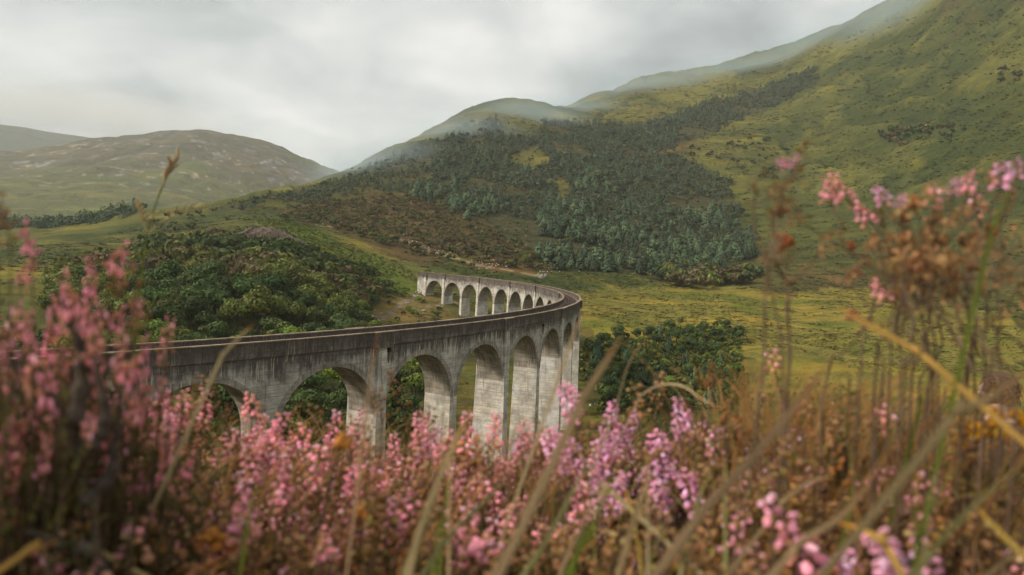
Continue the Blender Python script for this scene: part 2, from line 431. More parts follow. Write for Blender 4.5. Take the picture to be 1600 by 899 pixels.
# ground: colour comes from the vegetation survey on the vertices, broken up by noise
def ground_material(name, fine, hill=0.0):
    m_, t, b = material(name)
    pos = N(t, 'ShaderNodeNewGeometry').outputs['Position']
    a = attr(t)
    n1 = noise(t, pos, 0.9 / fine, 6, 0.65); n2 = noise(t, pos, 0.13 / fine, 5, 0.65, 0.6); n3 = noise(t, pos, 0.03 / fine, 4, 0.6)
    rot = N(t, 'ShaderNodeMapping'); rot.inputs['Rotation'].default_value = (0, 0, 0.5); rot.inputs['Scale'].default_value = (0.012 / fine, 0.05 / fine, 0.05 / fine); L(t, pos, rot.inputs[0])
    n4 = noise(t, rot.outputs[0], 1.0, 6, 0.68, 0.8)
    c = mix(t, 1.0, a, mix(t, rampf(t, n1, 0.3, 0.72), (0.62, 0.64, 0.60), (1.38, 1.36, 1.40)), 'MULTIPLY')
    c = mix(t, rampf(t, n2, 0.48, 0.64, 0, 0.7), c, mix(t, 1.0, a, (0.55, 0.66, 0.50), 'MULTIPLY'))
    c = mix(t, rampf(t, n4, 0.50, 0.66, 0, 0.75), c, mix(t, 1.0, a, (1.75, 1.45, 0.90), 'MULTIPLY'))
    c = mix(t, rampf(t, n4, 0.48, 0.34, 0, 0.65), c, mix(t, 1.0, a, (0.52, 0.60, 0.55), 'MULTIPLY'))
    c = mix(t, rampf(t, n3, 0.50, 0.66, 0, 0.4), c, mix(t, 1.0, a, (1.2, 0.98, 0.75), 'MULTIPLY'))
    L(t, c, b.inputs['Base Color']); b.inputs['Specular IOR Level'].default_value = 0.05; b.inputs['Roughness'].default_value = 1.0
    hsum = math_node(t, 'ADD', math_node(t, 'ADD', math_node(t, 'MULTIPLY', n1, 0.35), math_node(t, 'MULTIPLY', n2, 2.6)), math_node(t, 'MULTIPLY', n4, 5.0))
    bump(t, b, hsum, 0.9, 1.0 * fine)
    return m_
M_GROUND = ground_material('moor_ground', 1.0)
M_FAR = ground_material('mountain_ground', 4.0)
M_ROCK, t_, b_ = material('rock_face')
_o = N(t_, 'ShaderNodeTexCoord').outputs['Object']; _n = noise(t_, mapped(t_, _o, (0.55, 0.55, 0.10)), 1.0, 6, 0.7, 0.5); _k = noise(t_, _o, 0.9, 5, 0.7)
L(t_, mix(t_, rampf(t_, _n, 0.38, 0.62), (0.075, 0.055, 0.042), mix(t_, rampf(t_, _k, 0.35, 0.65), (0.20, 0.145, 0.105), (0.30, 0.24, 0.19))), b_.inputs['Base Color']); bump(t_, b_, math_node(t_, 'ADD', _n, math_node(t_, 'MULTIPLY', _k, 0.5)), 1.0, 2.5)
M_PALE_ROCK = plain('pale_rock', (0.24, 0.205, 0.17), 0.9, 0.3, 1.5)
M_BARK = plain('bark', (0.075, 0.06, 0.05), 0.95, 0.35, 6)
M_CONIFER = leaf_material('conifer_needles', (0.072, 0.112, 0.056), 0.42, 0.12)
M_DARKLEAF = leaf_material('dark_green_leaves', (0.058, 0.090, 0.024), 0.32, 0.25)
M_OLIVE = leaf_material('olive_leaves', (0.115, 0.132, 0.030), 0.30, 0.25)
M_RUSSET = leaf_material('russet_leaves', (0.120, 0.098, 0.040), 0.28, 0.2)
M_BRIGHT = leaf_material('bright_green_leaves', (0.155, 0.205, 0.034), 0.25, 0.3)

# ---------------------------------------------------------------- the ground, surveyed in metres
AREA = dict(
 forest=[(-195, 975), (-156, 1014), (-111, 1045), (-66, 1122), (-46, 1132), (-11, 1019), (34, 1063), (43, 1196), (102, 1224), (159, 1213), (216, 1205), (278, 1228), (348, 1323), (438, 1370), (542, 1443), (595, 1379), (576, 1290), (507, 1281), (426, 1219), (346, 1142), (277, 1059), (223, 1016), (219, 954), (250, 896), (266, 825), (235, 722), (226, 644), (187, 560), (143, 498), (97, 506), (46, 480), (23, 501), (9, 554), (-20, 595), (-46, 632), (-75, 670), (-104, 735), (-139, 702), (-178, 698), (-193, 619), (-229, 636), (-236, 566), (-285, 652), (-273, 700), (-270, 748), (-250, 797)],
 clearing_a=[(-9, 950), (38, 1014), (34, 864), (-8, 872)],
 clearing_b=[(48, 831), (77, 832), (67, 747), (46, 740)],
 clearing_c=[(229, 1405), (306, 1357), (269, 1243), (201, 1222)],
 brown=[(-198, 616), (-163, 690), (-113, 708), (-74, 667), (-39, 631), (9, 548), (27, 476), (-10, 462), (-46, 470), (-89, 479), (-139, 508), (-175, 501)],
 woodland=[(-195, 360), (-195, 395), (-183, 421), (-135, 359), (-123, 364), (-108, 372), (-86, 372), (-67, 368), (-60, 325), (-56, 269), (-65, 214), (-94, 176)],
 green=[(-190, 489), (-160, 499), (-112, 445), (-89, 459), (-58, 401), (-53, 358), (-70, 363), (-94, 374), (-116, 365), (-132, 379)],
 river=[(29, 278), (50, 319), (68, 329), (86, 340), (115, 347), (104, 295), (85, 235), (59, 198), (21, 189)],
 meadow=[(41, 402), (91, 474), (177, 462), (242, 476), (277, 359), (186, 239), (93, 249), (115, 338), (65, 334), (31, 293)],
 edge_bushes=[(114, 531), (145, 543), (179, 534), (197, 521), (179, 484), (151, 476), (126, 453), (106, 469)],
 gully=[(240, 1008), (266, 927), (298, 887), (302, 803), (333, 824), (386, 940), (368, 1046), (288, 1010)],
 ridge_shrubs=[(487, 915), (518, 878), (511, 768), (503, 749), (484, 806), (465, 864)],
 ridge_shrubs_b=[(614, 868), (621, 833), (594, 795), (595, 828)],
 moor_shrubs=[(-221, 379), (-320, 590), (-305, 617), (-266, 609), (-215, 528), (-226, 498), (-229, 464), (-222, 411)],
 dark_slope=[(226, 806), (332, 785), (389, 685), (442, 584), (347, 453), (247, 515), (203, 545), (233, 705)],
 bank=[(-64, 281), (-66, 346), (-54, 379), (-39, 369), (-27, 344), (-24, 329), (-46, 306), (-58, 264)],
)
AREA['plantation'] = [(d * math.sin(math.radians(a)), d * math.cos(math.radians(a))) for a, d in ((-43, 800), (-37, 830), (-34.5, 860), (-32, 800), (-29.5, 770), (-28.7, 830), (-32, 900), (-38, 985), (-43, 985))]
AREA['near_wood'] = [(-55, 108), (-34, 118), (-20, 140), (-14, 165), (-18, 205), (-40, 240), (-60, 268), (-66, 214), (-95, 176), (-130, 170), (-110, 120)]
AREA['wood'] = AREA['woodland'] + [(-140, 200), (-190, 280)]

def ground_colours(x, y, z):
    d = np.hypot(x, y); n = len(x)
    a1 = fbm(x / 90, y / 90, 101, 5); a2 = fbm(x / 28, y / 28, 111, 4); a3 = fbm(x / 260, y / 260, 121, 4)
    def m_(base, c, w): return base + (np.asarray(c) - base) * np.clip(w, 0, 1)[:, None]
    C = np.tile(np.array((0.086, 0.090, 0.026)), (n, 1))                         # olive moor grass
    C = m_(C, (0.128, 0.124, 0.032), sstep(0.0, 0.45, a1 + 0.3 * a2))             # yellow bent grass
    C = m_(C, (0.046, 0.060, 0.019), sstep(0.0, 0.45, -a1 + 0.4 * a2))           # wet dark rushes
    C = m_(C, (0.078, 0.056, 0.026), sstep(0.05, 0.5, a3 + 0.35 * a2) * 0.75)     # heather slopes
    def soft(key, warp=12.0, grow=0.0): return in_poly(x, y, AREA[key], warp, 7).astype(float)
    C = m_(C, (0.038, 0.050, 0.016), gully(x, y) * 2.0 * sstep(480, 800, d))
    C = m_(C, (0.050, 0.062, 0.020), soft('dark_slope', 40) * (0.55 + 0.5 * a2))
    C = m_(C, (0.085, 0.058, 0.028), soft('brown', 30) * (0.85 + 0.3 * a2))
    C = m_(C, (0.050, 0.048, 0.026), soft('forest', 26) * 0.85)
    for k in ('clearing_a', 'clearing_b', 'clearing_c'): C = m_(C, (0.105, 0.100, 0.030), soft(k, 22))
    C = m_(C, (0.195, 0.162, 0.038), soft('meadow', 16) * (0.75 + 0.35 * a2))
    C = m_(C, (0.085, 0.115, 0.020), soft('meadow', 9) * 0.55 * sstep(0.10, 0.5, fbm(x / 24, y / 24, 131, 3)))
    C = m_(C, (0.105, 0.135, 0.022), soft('green', 10) * (0.8 + 0.4 * a2))
    C = m_(C, (0.055, 0.062, 0.022), soft('wood', 6) * 0.8)
    C = m_(C, (0.050, 0.058, 0.020), soft('near_wood', 5) * 0.95)
    C = m_(C, (0.18, 0.135, 0.045), soft('bank', 5) * (0.7 + 0.5 * a2))
    # worn footpaths
    for pts, w in PATHS:
        dist = np.full(n, 1e9)
        for (x0, y0), (x1, y1) in zip(pts[:-1], pts[1:]):
            dx, dy = x1 - x0, y1 - y0; t = np.clip(((x - x0) * dx + (y - y0) * dy) / (dx * dx + dy * dy), 0, 1)
            dist = np.minimum(dist, np.hypot(x - x0 - t * dx, y - y0 - t * dy))
        C = m_(C, (0.215, 0.165, 0.115), 1 - sstep(w * 0.5, w, dist + 0.8 * a2))
    # the bank in front of the camera: peat and dead stalks under the heather
    C = m_(C, (0.060, 0.045, 0.024), (1 - sstep(12, 40, d)) * (0.9 + 0.2 * a2))
    return C * (1 + 0.12 * fbm(x / 6, y / 6, 141, 2))[:, None]

PATHS = [
 ([(-98, 530), (-82.6, 514.6), (-68.5, 499.5), (-52.5, 486.4), (-36.7, 477.4), (-26, 472), (-14, 464), (4, 458), (19, 454)], 2.3),
 ([(-61.8, 290), (-61, 300), (-59.0, 326.6), (-56.2, 356.4), (-51.7, 372.8)], 2.0),
 ([(-48, 350), (-40.7, 357.3), (-35.2, 366), (-30, 372)], 1.6),
 ([(-150, 505), (-143, 507), (-134, 506)], 2.2),
]

def polar_sheet(zfun, cfun, az, d, name, mat):
    A, D = np.meshgrid(np.radians(az), d, indexing='ij')
    x = (np.sin(A) * D).ravel(); y = (np.cos(A) * D).ravel(); z = zfun(x, y)
    na, nd = len(az), len(d); i = np.arange(na - 1)[:, None] * nd + np.arange(nd - 1)[None]
    Q = np.stack([i, i + nd, i + nd + 1, i + 1], 2).reshape(-1, 4)[:, ::-1]
    o = put(name, mesh_np(name, np.stack([x, y, z], 1), [(Q, 0)], [mat], cfun(x, y, z), smooth=True))
    tag(o, kind='structure'); return o
az_main = np.concatenate([np.arange(-180, -60, 4.0), np.arange(-60, -43, 0.8), np.arange(-43, 43, 0.17), np.arange(43, 60, 0.8), np.arange(60, 180.1, 4.0)])
d_main = np.concatenate([[0.02], np.exp(np.linspace(math.log(0.25), math.log(90), 130, endpoint=False)), np.exp(np.linspace(math.log(90), math.log(3480), 330))])
polar_sheet(ground_z, ground_colours, az_main, d_main, 'ground', M_GROUND)

def far_colours(x, y, z):
    a1 = fbm(x / 300, y / 300, 201, 5); a2 = fbm(x / 60, y / 60, 211, 4); a3 = fbm(x / 22, y / 22, 221, 3)
    def m_(base, c, w): return base + (np.asarray(c) - base) * np.clip(w, 0, 1)[:, None]
    C = np.tile(np.array((0.092, 0.098, 0.038)), (len(x), 1))
    C = m_(C, (0.082, 0.076, 0.050), sstep(180, 420, z + 120 * a1))
    C = m_(C, (0.085, 0.105, 0.035), sstep(0.1, 0.5, -a1))
    C = m_(C, (0.12, 0.115, 0.105), sstep(0.18, 0.4, a2 + 0.25 * a1) * sstep(150, 400, z) * 0.8)
    C = m_(C, (0.55, 0.50, 0.44), sstep(0.30, 0.5, 0.45 * a2 + 0.75 * a3) * sstep(150, 260, z) * (1 - sstep(420, 620, z)) * 0.32)
    return C
polar_sheet(far_z, far_colours, np.concatenate([np.arange(-72, -44, 0.6), np.arange(-44, -6, 0.11)]), np.exp(np.linspace(math.log(1010), math.log(5200), 210)), 'hills', M_FAR)
BG_COLS = {-80: [(3800, 100), (5200, 500), (6000, 850), (7200, 700)], -37.6: [(3800, 100), (5200, 560), (6000, 905), (7200, 700)], -33: [(3800, 100), (5200, 560), (6000, 910), (7200, 700)], -31.2: [(3800, 100), (5200, 540), (6000, 880), (7200, 600)], -30.2: [(3800, 100), (5200, 500), (6000, 810), (7200, 500)], -27.5: [(3800, 100), (5200, 300), (6000, 400), (7200, 300)], -20: [(3800, 60), (6000, 300), (7200, 200)]}
BG = Survey(BG_COLS, 3800, 7200, 160, 5)
def bg_z(x, y): return BG(x, y) + sstep(4000, 4600, np.hypot(x, y)) * 40 * fbm(x / 700, y / 700, 301, 5)
polar_sheet(bg_z, lambda x, y, z: np.tile(np.array((0.045, 0.062, 0.048)), (len(x), 1)), np.arange(-78, -20, 0.35), np.exp(np.linspace(math.log(3850), math.log(7200), 110)), 'far_hills', M_FAR)

# ---------------------------------------------------------------- the viaduct
def concrete(name, light, dark_from, dark_to, dark_col, streak=0.5, moss=0.0, joints=0.0):
    """uv: metres along the wall, metres below the parapet top. Rain-washed stain under the parapet, lime runs, board marks"""
    m_, t, b = material(name)
    uv = N(t, 'ShaderNodeUVMap').outputs[0]; sp = N(t, 'ShaderNodeSeparateXYZ'); L(t, uv, sp.inputs[0])
    pos = N(t, 'ShaderNodeNewGeometry').outputs['Position']
    nv = noise(t, mapped(t, uv, (1.6, 0.10, 1)), 1.0, 5, 0.65)          # tall vertical runs
    nf = noise(t, mapped(t, uv, (5.5, 0.16, 1)), 1.0, 4, 0.6)           # thin runs
    nb = noise(t, mapped(t, uv, (0.25, 3.0, 1)), 1.0, 4, 0.6)           # shuttering boards
    nc = noise(t, pos, 0.45, 6, 0.7); ng = noise(t, pos, 5.0, 5, 0.7)
    base = mix(t, rampf(t, nc, 0.3, 0.7), tuple(v * 0.52 for v in light), tuple(v * 1.32 for v in light))
    base = mix(t, rampf(t, nb, 0.40, 0.62, 0, 0.55), base, tuple(v * 0.55 for v in light))
    saw = math_node(t, 'FRACT', math_node(t, 'ADD', math_node(t, 'MULTIPLY', sp.outputs[1], 0.71), math_node(t, 'MULTIPLY', nc, 0.12)))
    base = mix(t, math_node(t, 'MULTIPLY', rampf(t, saw, 0.90, 0.97), 0.6), base, tuple(v * 0.40 for v in light))
    base = mix(t, rampf(t, noise(t, pos, 0.16, 5, 0.65), 0.50, 0.66, 0, 0.6), base, tuple(min(0.75, v * 1.55) for v in light))
    h = math_node(t, 'ADD', sp.outputs[1], math_node(t, 'MULTIPLY', math_node(t, 'SUBTRACT', nv, 0.5), 7.5))
    h = math_node(t, 'ADD', h, math_node(t, 'MULTIPLY', math_node(t, 'SUBTRACT', nc, 0.5), 4.0))
    dm = rampf(t, h, dark_from, dark_to, 0.90, 0.0)
    base = mix(t, dm, base, mix(t, rampf(t, ng, 0.3, 0.7), dark_col, tuple(v * 2.0 for v in dark_col)))
    # damp dark runs lower down
    base = mix(t, math_node(t, 'MULTIPLY', rampf(t, nv, 0.56, 0.65), rampf(t, sp.outputs[1], 3, 18, 0.85, 0.5)), base, tuple(v * 0.33 for v in light))
    # lime runs
    win = math_node(t, 'MULTIPLY', rampf(t, sp.outputs[1], 0.9, 3.4, 0.25, 1.0), rampf(t, sp.outputs[1], 6, 18, 1.0, 0.25))
    brk = rampf(t, noise(t, mapped(t, uv, (0.13, 0.22, 1)), 1.0, 4, 0.65), 0.44, 0.56)
    base = mix(t, math_node(t, 'MULTIPLY', math_node(t, 'MULTIPLY', rampf(t, nf, 0.55, 0.60), win), math_node(t, 'MULTIPLY', brk, streak)), base, (0.60, 0.54, 0.45))
    if joints:
        ju = math_node(t, 'FRACT', math_node(t, 'MULTIPLY', sp.outputs[0], 1 / joints)); base = mix(t, rampf(t, ju, 0.975, 0.985, 0, 0.75), base, tuple(v * 0.2 for v in light))
        base = mix(t, math_node(t, 'MULTIPLY', rampf(t, ng, 0.55, 0.7), rampf(t, nc, 0.45, 0.6, 0, 0.5)), base, tuple(v * 1.5 for v in light))
    if moss:
        base = mix(t, math_node(t, 'MULTIPLY', rampf(t, ng, 0.42, 0.62), moss), base, (0.16, 0.085, 0.025))
    L(t, base, b.inputs['Base Color']); b.inputs['Roughness'].default_value = 0.95
    bump(t, b, math_node(t, 'ADD', math_node(t, 'MULTIPLY', nb, 0.6), ng), 0.5, 0.05)
    return m_
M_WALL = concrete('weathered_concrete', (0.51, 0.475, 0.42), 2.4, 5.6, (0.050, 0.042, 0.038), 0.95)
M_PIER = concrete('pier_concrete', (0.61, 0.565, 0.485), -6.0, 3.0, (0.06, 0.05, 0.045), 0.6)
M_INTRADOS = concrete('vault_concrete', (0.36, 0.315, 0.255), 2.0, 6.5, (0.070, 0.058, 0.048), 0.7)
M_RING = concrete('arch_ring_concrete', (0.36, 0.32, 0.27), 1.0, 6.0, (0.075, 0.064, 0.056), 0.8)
M_PARAPET = concrete('stained_parapet', (0.26, 0.22, 0.185), 0.2, 4.6, (0.048, 0.040, 0.035), 0.9, joints=4.27)
M_COPING = concrete('lichened_coping', (0.30, 0.25, 0.19), -4.0, -2.0, (0.06, 0.05, 0.04), 0.0, 0.75)
M_BALLAST = plain('ballast', (0.165, 0.12, 0.095), 1.0, 0.5, 3.0)
M_SLEEPER = plain('sleeper', (0.085, 0.065, 0.055), 1.0, 0.3, 3.0)
M_RAIL = plain('rusty_rail', (0.11, 0.075, 0.055), 0.5, 0.3, 3.0)
M_IRON = plain('dark_iron', (0.03, 0.028, 0.028), 0.6, 0.3, 3.0)

ORG = np.array([CX + R_LINE * math.cos(ANG0 + 8 * DANG), CY + R_LINE * math.sin(ANG0 + 8 * DANG), 0.0])
viaduct = tag(empty('viaduct', ORG), 'long curved concrete railway viaduct of tall round arches crossing the valley', 'viaduct')
A_MID = 0.73414 - 1.57
def track(a, dr, h):
    """bearing a, metres outside the track centre, metres below the parapet top -> point relative to the viaduct"""
    a = np.asarray(a, float); dr = np.asarray(dr, float); r = R_LINE + dr
    z = 30 + GRADE * R_LINE * (a - A_MID) - np.asarray(h, float)
    return np.stack(np.broadcast_arrays(CX + r * np.cos(a) - ORG[0], CY + r * np.sin(a) - ORG[1], z), -1)
def strip(g, rows, uvs, mat=0, flip=False):
    """rows: list of (n,3) polylines, joined by quads"""
    n = len(rows[0]); V = np.concatenate(rows); U = np.concatenate(uvs); Q = []
    for k in range(len(rows) - 1):
        for i in range(n - 1):
            q = (k * n + i, k * n + i + 1, (k + 1) * n + i + 1, (k + 1) * n + i); Q.append(q[::-1] if flip else q)
    g.add(V, quads=np.array(Q), uv=U, mat=mat)
def sweep(g, a, section, mat=0, s0=0.0, ends=True):
    """closed section [(dr,h),...] carried along the curve through the bearings a"""
    sec = list(section) + [section[0]]; rows = []; uvs = []
    acc = 0.0
    for k, (dr, h) in enumerate(sec):
        rows.append(track(a, dr, h)); s_ = R_LINE * (np.asarray(a) - ANG0) + s0
        if k: acc += math.hypot(dr - sec[k - 1][0], h - sec[k - 1][1])
        uvs.append(np.stack([s_, np.full(len(a), h)], 1))
    strip(g, rows, uvs, mat)
    if ends:
        for e, fl in ((0, False), (-1, True)):
            V = np.array([track(a[e], dr, h) for dr, h in section]); U = np.array([(dr + 50, h) for dr, h in section])
            n = len(section)
            if n == 4: g.add(V, quads=[[0, 1, 2, 3] if fl else [3, 2, 1, 0]], uv=U, mat=mat)
            else:
                c = V.mean(0); g.add(np.vstack([V, c]), tris=[(i, (i + 1) % n, n) if fl else ((i + 1) % n, i, n) for i in range(n)], uv=np.vstack([U, U.mean(0)]), mat=mat)
CROWN, RAD = 4.15, 7.62; SPRING = CROWN + RAD
FACE = 2.60                               # half width of the walls; the parapet stands proud of it
N_ARCH = 21
def span_piece(c):
    th = np.linspace(math.pi, 0, 25); s_ = np.concatenate([[-DANG * R_LINE / 2], RAD * np.cos(th), [DANG * R_LINE / 2]])
    lo = np.concatenate([[SPRING], SPRING - RAD * np.sin(th), [SPRING]]); a = c + s_ / R_LINE; g = Geo(); sg = s_ + (c - ANG0) * R_LINE
    for dr, fl in ((FACE, False), (-FACE, True)):
        rows = []; uvs = []
        for f in (1.0, 0.66, 0.33, 0.0):
            h = 2.0 + (lo - 2.0) * f; rows.append(track(a, dr, h)); uvs.append(np.stack([sg + (300 if fl else 0), h], 1))
        strip(g, rows, uvs, 0, fl)
    # soffit
    rows = []; uvs = []; arc = np.concatenate([[0], np.cumsum(np.hypot(np.diff(s_), np.diff(lo)))])
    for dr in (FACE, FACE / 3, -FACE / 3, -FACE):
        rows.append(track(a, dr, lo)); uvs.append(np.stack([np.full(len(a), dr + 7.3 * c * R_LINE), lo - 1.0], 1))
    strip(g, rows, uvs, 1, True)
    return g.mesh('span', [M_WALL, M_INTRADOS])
def ring_piece(c, side):
    th = np.linspace(math.pi, 0, 31); g = Geo(); rows = []; uvs = []
    for rr, pr in ((RAD - 0.004, -0.02), (RAD - 0.004, 0.06), (RAD + 0.75, 0.06), (RAD + 0.75, -0.02)):
        s_ = rr * np.cos(th); h = SPRING - rr * np.sin(th); dr = side * (FACE + pr)
        rows.append(track(c + s_ / R_LINE, dr, h)); uvs.append(np.stack([s_ + (c - ANG0) * R_LINE + 900, h], 1))
    strip(g, rows, uvs, 0, side < 0)
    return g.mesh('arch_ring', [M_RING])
def parapet_bulge(a):
    """the parapet steps out round a refuge above every second pier"""
    k = (np.asarray(a) - ANG0) / DANG + 0.5
    return k
for i in range(N_ARCH):
    c = ANG0 + (i - 1) * DANG
    sp_o = put('span', span_piece(c), viaduct)
    for side in (1, -1): put('arch_ring', ring_piece(c, side), sp_o)
    for side in (1, -1):
        a = np.linspace(c - DANG / 2, c + DANG / 2 - 0.00012, 9); g = Geo()
        sweep(g, a, [(side * d, h) for d, h in ((2.80, 0.13), (2.80, 1.95), (2.30, 1.95), (2.30, 0.13))] if side > 0 else [(side * d, h) for d, h in ((2.30, 0.13), (2.30, 1.95), (2.80, 1.95), (2.80, 0.13))])
        pp = put('parapet', g.mesh('parapet', [M_PARAPET]), viaduct)
        g = Geo()
        sweep(g, a, [(side * d, h) for d, h in ((2.86, 0.0), (2.86, 0.127), (2.25, 0.127), (2.25, 0.0))] if side > 0 else [(side * d, h) for d, h in ((2.25, 0.0), (2.25, 0.127), (2.86, 0.127), (2.86, 0.0))])
        put('coping', g.mesh('coping', [M_COPING]), pp)
def box_on_line(g, c, s0, s1, d0, d1, h0, h1, batter_s=0.0, batter_d=0.0, levels=1, mat=0, uvoff=0.0):
    """upright block beside the curve: along s0..s1, across d0..d1, from h0 down to h1, thickening downwards"""
    rows = []; uvs = []
    for k in range(levels + 1):
        f = k / levels; h = h0 + (h1 - h0) * f; bs = batter_s * (h - h0); bd = batter_d * (h - h0)
        P = [(s0 - bs, d0 - bd), (s1 + bs, d0 - bd), (s1 + bs, d1 + bd), (s0 - bs, d1 + bd), (s0 - bs, d0 - bd)]
        rows.append(np.array([track(c + s_ / R_LINE, d_, h) for s_, d_ in P])); per = np.cumsum([0] + [math.hypot(P[j + 1][0] - P[j][0], P[j + 1][1] - P[j][1]) for j in range(4)])
        uvs.append(np.stack([per + uvoff, np.full(5, h)], 1))
    strip(g, rows, uvs, mat, True)
    g.add(rows[0][:4], quads=[[0, 1, 2, 3]], uv=uvs[0][:4], mat=mat); g.add(rows[-1][:4], quads=[[3, 2, 1, 0]], uv=uvs[-1][:4], mat=mat)
def foot_depth(c):
    x, y = CX + R_LINE * math.cos(c), CY + R_LINE * math.sin(c); zs = [float(ground_z(x + dx, y + dy)) for dx in (-4, 0, 4) for dy in (-4, 0, 4)]
    return 30 + GRADE * R_LINE * (c - A_MID) - min(zs) + 1.0
PILASTERS = {1, 3, 5, 7, 9, 11, 14, 16, 18, 20}
for i in range(0, N_ARCH + 1):
    c = ANG0 + (i - 1.5) * DANG; bot = max(foot_depth(c), SPRING + 1.0); g = Geo()
    endpier = i in (0, N_ARCH)
    s0, s1 = (-0.9, 0.9)
    if i == 0: s0, s1 = -9.0, 0.9
    if i == N_ARCH: s0, s1 = -0.9, 7.0
    top = 2.0 if endpier else SPRING - 0.003
    if endpier:
        if i == 0: box_on_line(g, c, -9.0, -0.01, -FACE, FACE, 2.0, bot, 0, 0.02, 6, 0, 31 * i)
        else: box_on_line(g, c, 0.01, 7.0, -FACE, FACE, 2.0, bot, 0, 0.02, 6, 0, 31 * i)
        box_on_line(g, c, -0.9, 0.9, -FACE + 0.004, FACE - 0.004, SPRING - 0.003, bot, 0.012, 0.012, 8, 0, 31 * i)
        p = put('abutment', g.mesh('abutment', [M_WALL]), viaduct)
        for side in (1, -1):
            e0, e1 = (-9.0, -0.003) if i == 0 else (0.003, 7.0); a = np.linspace(c + e0 / R_LINE, c + e1 / R_LINE, 5)
            g = Geo(); sec = ((2.80, 0.13), (2.80, 1.95), (2.30, 1.95), (2.30, 0.13)); sweep(g, a, [(side * d, h) for d, h in (sec if side > 0 else sec[::-1])])
            pp = put('parapet', g.mesh('parapet', [M_PARAPET]), viaduct)
            g = Geo(); sec = ((2.86, 0.0), (2.86, 0.127), (2.25, 0.127), (2.25, 0.0)); sweep(g, a, [(side * d, h) for d, h in (sec if side > 0 else sec[::-1])])
            put('coping', g.mesh('coping', [M_COPING]), pp)
    else:
        box_on_line(g, c, -0.913, 0.913, -FACE, FACE, top, bot, 0.014, 0.016, 10, 0, 31 * i)
        p = put('pier', g.mesh('pier', [M_PIER]), viaduct)
    if i in PILASTERS or endpier:
        for side in (1, -1):
            g = Geo(); d0, d1 = (FACE - 0.05, FACE + 0.30) if side > 0 else (-FACE - 0.30, -FACE + 0.05)
            box_on_line(g, c, -0.80, 0.80, d0, d1, 2.2, bot, 0.012, 0.0165, 12, 0, 57 * i + 11 * side)
            put('pilaster', g.mesh('pilaster', [M_PIER]), p)
            # refuge: the parapet stepping out over the pilaster
            g = Geo(); d0, d1 = (2.795, 3.32) if side > 0 else (-3.32, -2.795)
            box_on_line(g, c, -1.7, 1.7, d0, d1, 0.10, 2.25, 0, 0, 3, 0, 43 * i)
            rf = put('refuge', g.mesh('refuge', [M_PARAPET]), viaduct)
            g = Geo(); d0, d1 = (2.862, 3.38) if side > 0 else (-3.38, -2.862)
            box_on_line(g, c, -1.76, 1.76, d0, d1, -0.03, 0.098, 0, 0, 1, 0, 43 * i)
            put('coping', g.mesh('coping', [M_COPING]), rf)
a_all = np.linspace(ANG0 - 1.5 * DANG - 9.0 / R_LINE, ANG0 + 19.5 * DANG + 7.0 / R_LINE, 200)
g = Geo(); sweep(g, a_all, [(2.29, 1.25), (2.29, 1.97), (-2.29, 1.97), (-2.29, 1.25)]); put('track_bed', g.mesh('track_bed', [M_BALLAST]), viaduct)
for dr in (0.7175, -0.7175):
    g = Geo(); sweep(g, a_all, [(dr + 0.04, 0.98), (dr + 0.04, 1.24), (dr - 0.04, 1.24), (dr - 0.04, 0.98)]); put('rail', g.mesh('rail', [M_RAIL]), viaduct)
g = Geo()
for a in np.arange(a_all[0] + 0.002, a_all[-1] - 0.002, 0.72 / R_LINE): box_on_line(g, a, -0.13, 0.13, -1.3, 1.3, 1.14, 1.26)
tag(put('sleeper', g.mesh('sleeper', [M_SLEEPER]), viaduct), kind='stuff')
# iron drain hoppers and pipes on the outer face
for i in (3, 6):
    c = ANG0 + (i - 1.5) * DANG + 0.006; g = Geo()
    box_on_line(g, c, -0.22, 0.22, FACE + 0.02, FACE + 0.40, 2.5, 3.0); V, T, Q = tube([track(c, FACE + 0.2, 3.0), track(c, FACE + 0.2, 4.6)], 0.07, 6); g.add(V, T, Q)
    put('drain_hopper', g.mesh('drain_hopper', [M_IRON]), viaduct)

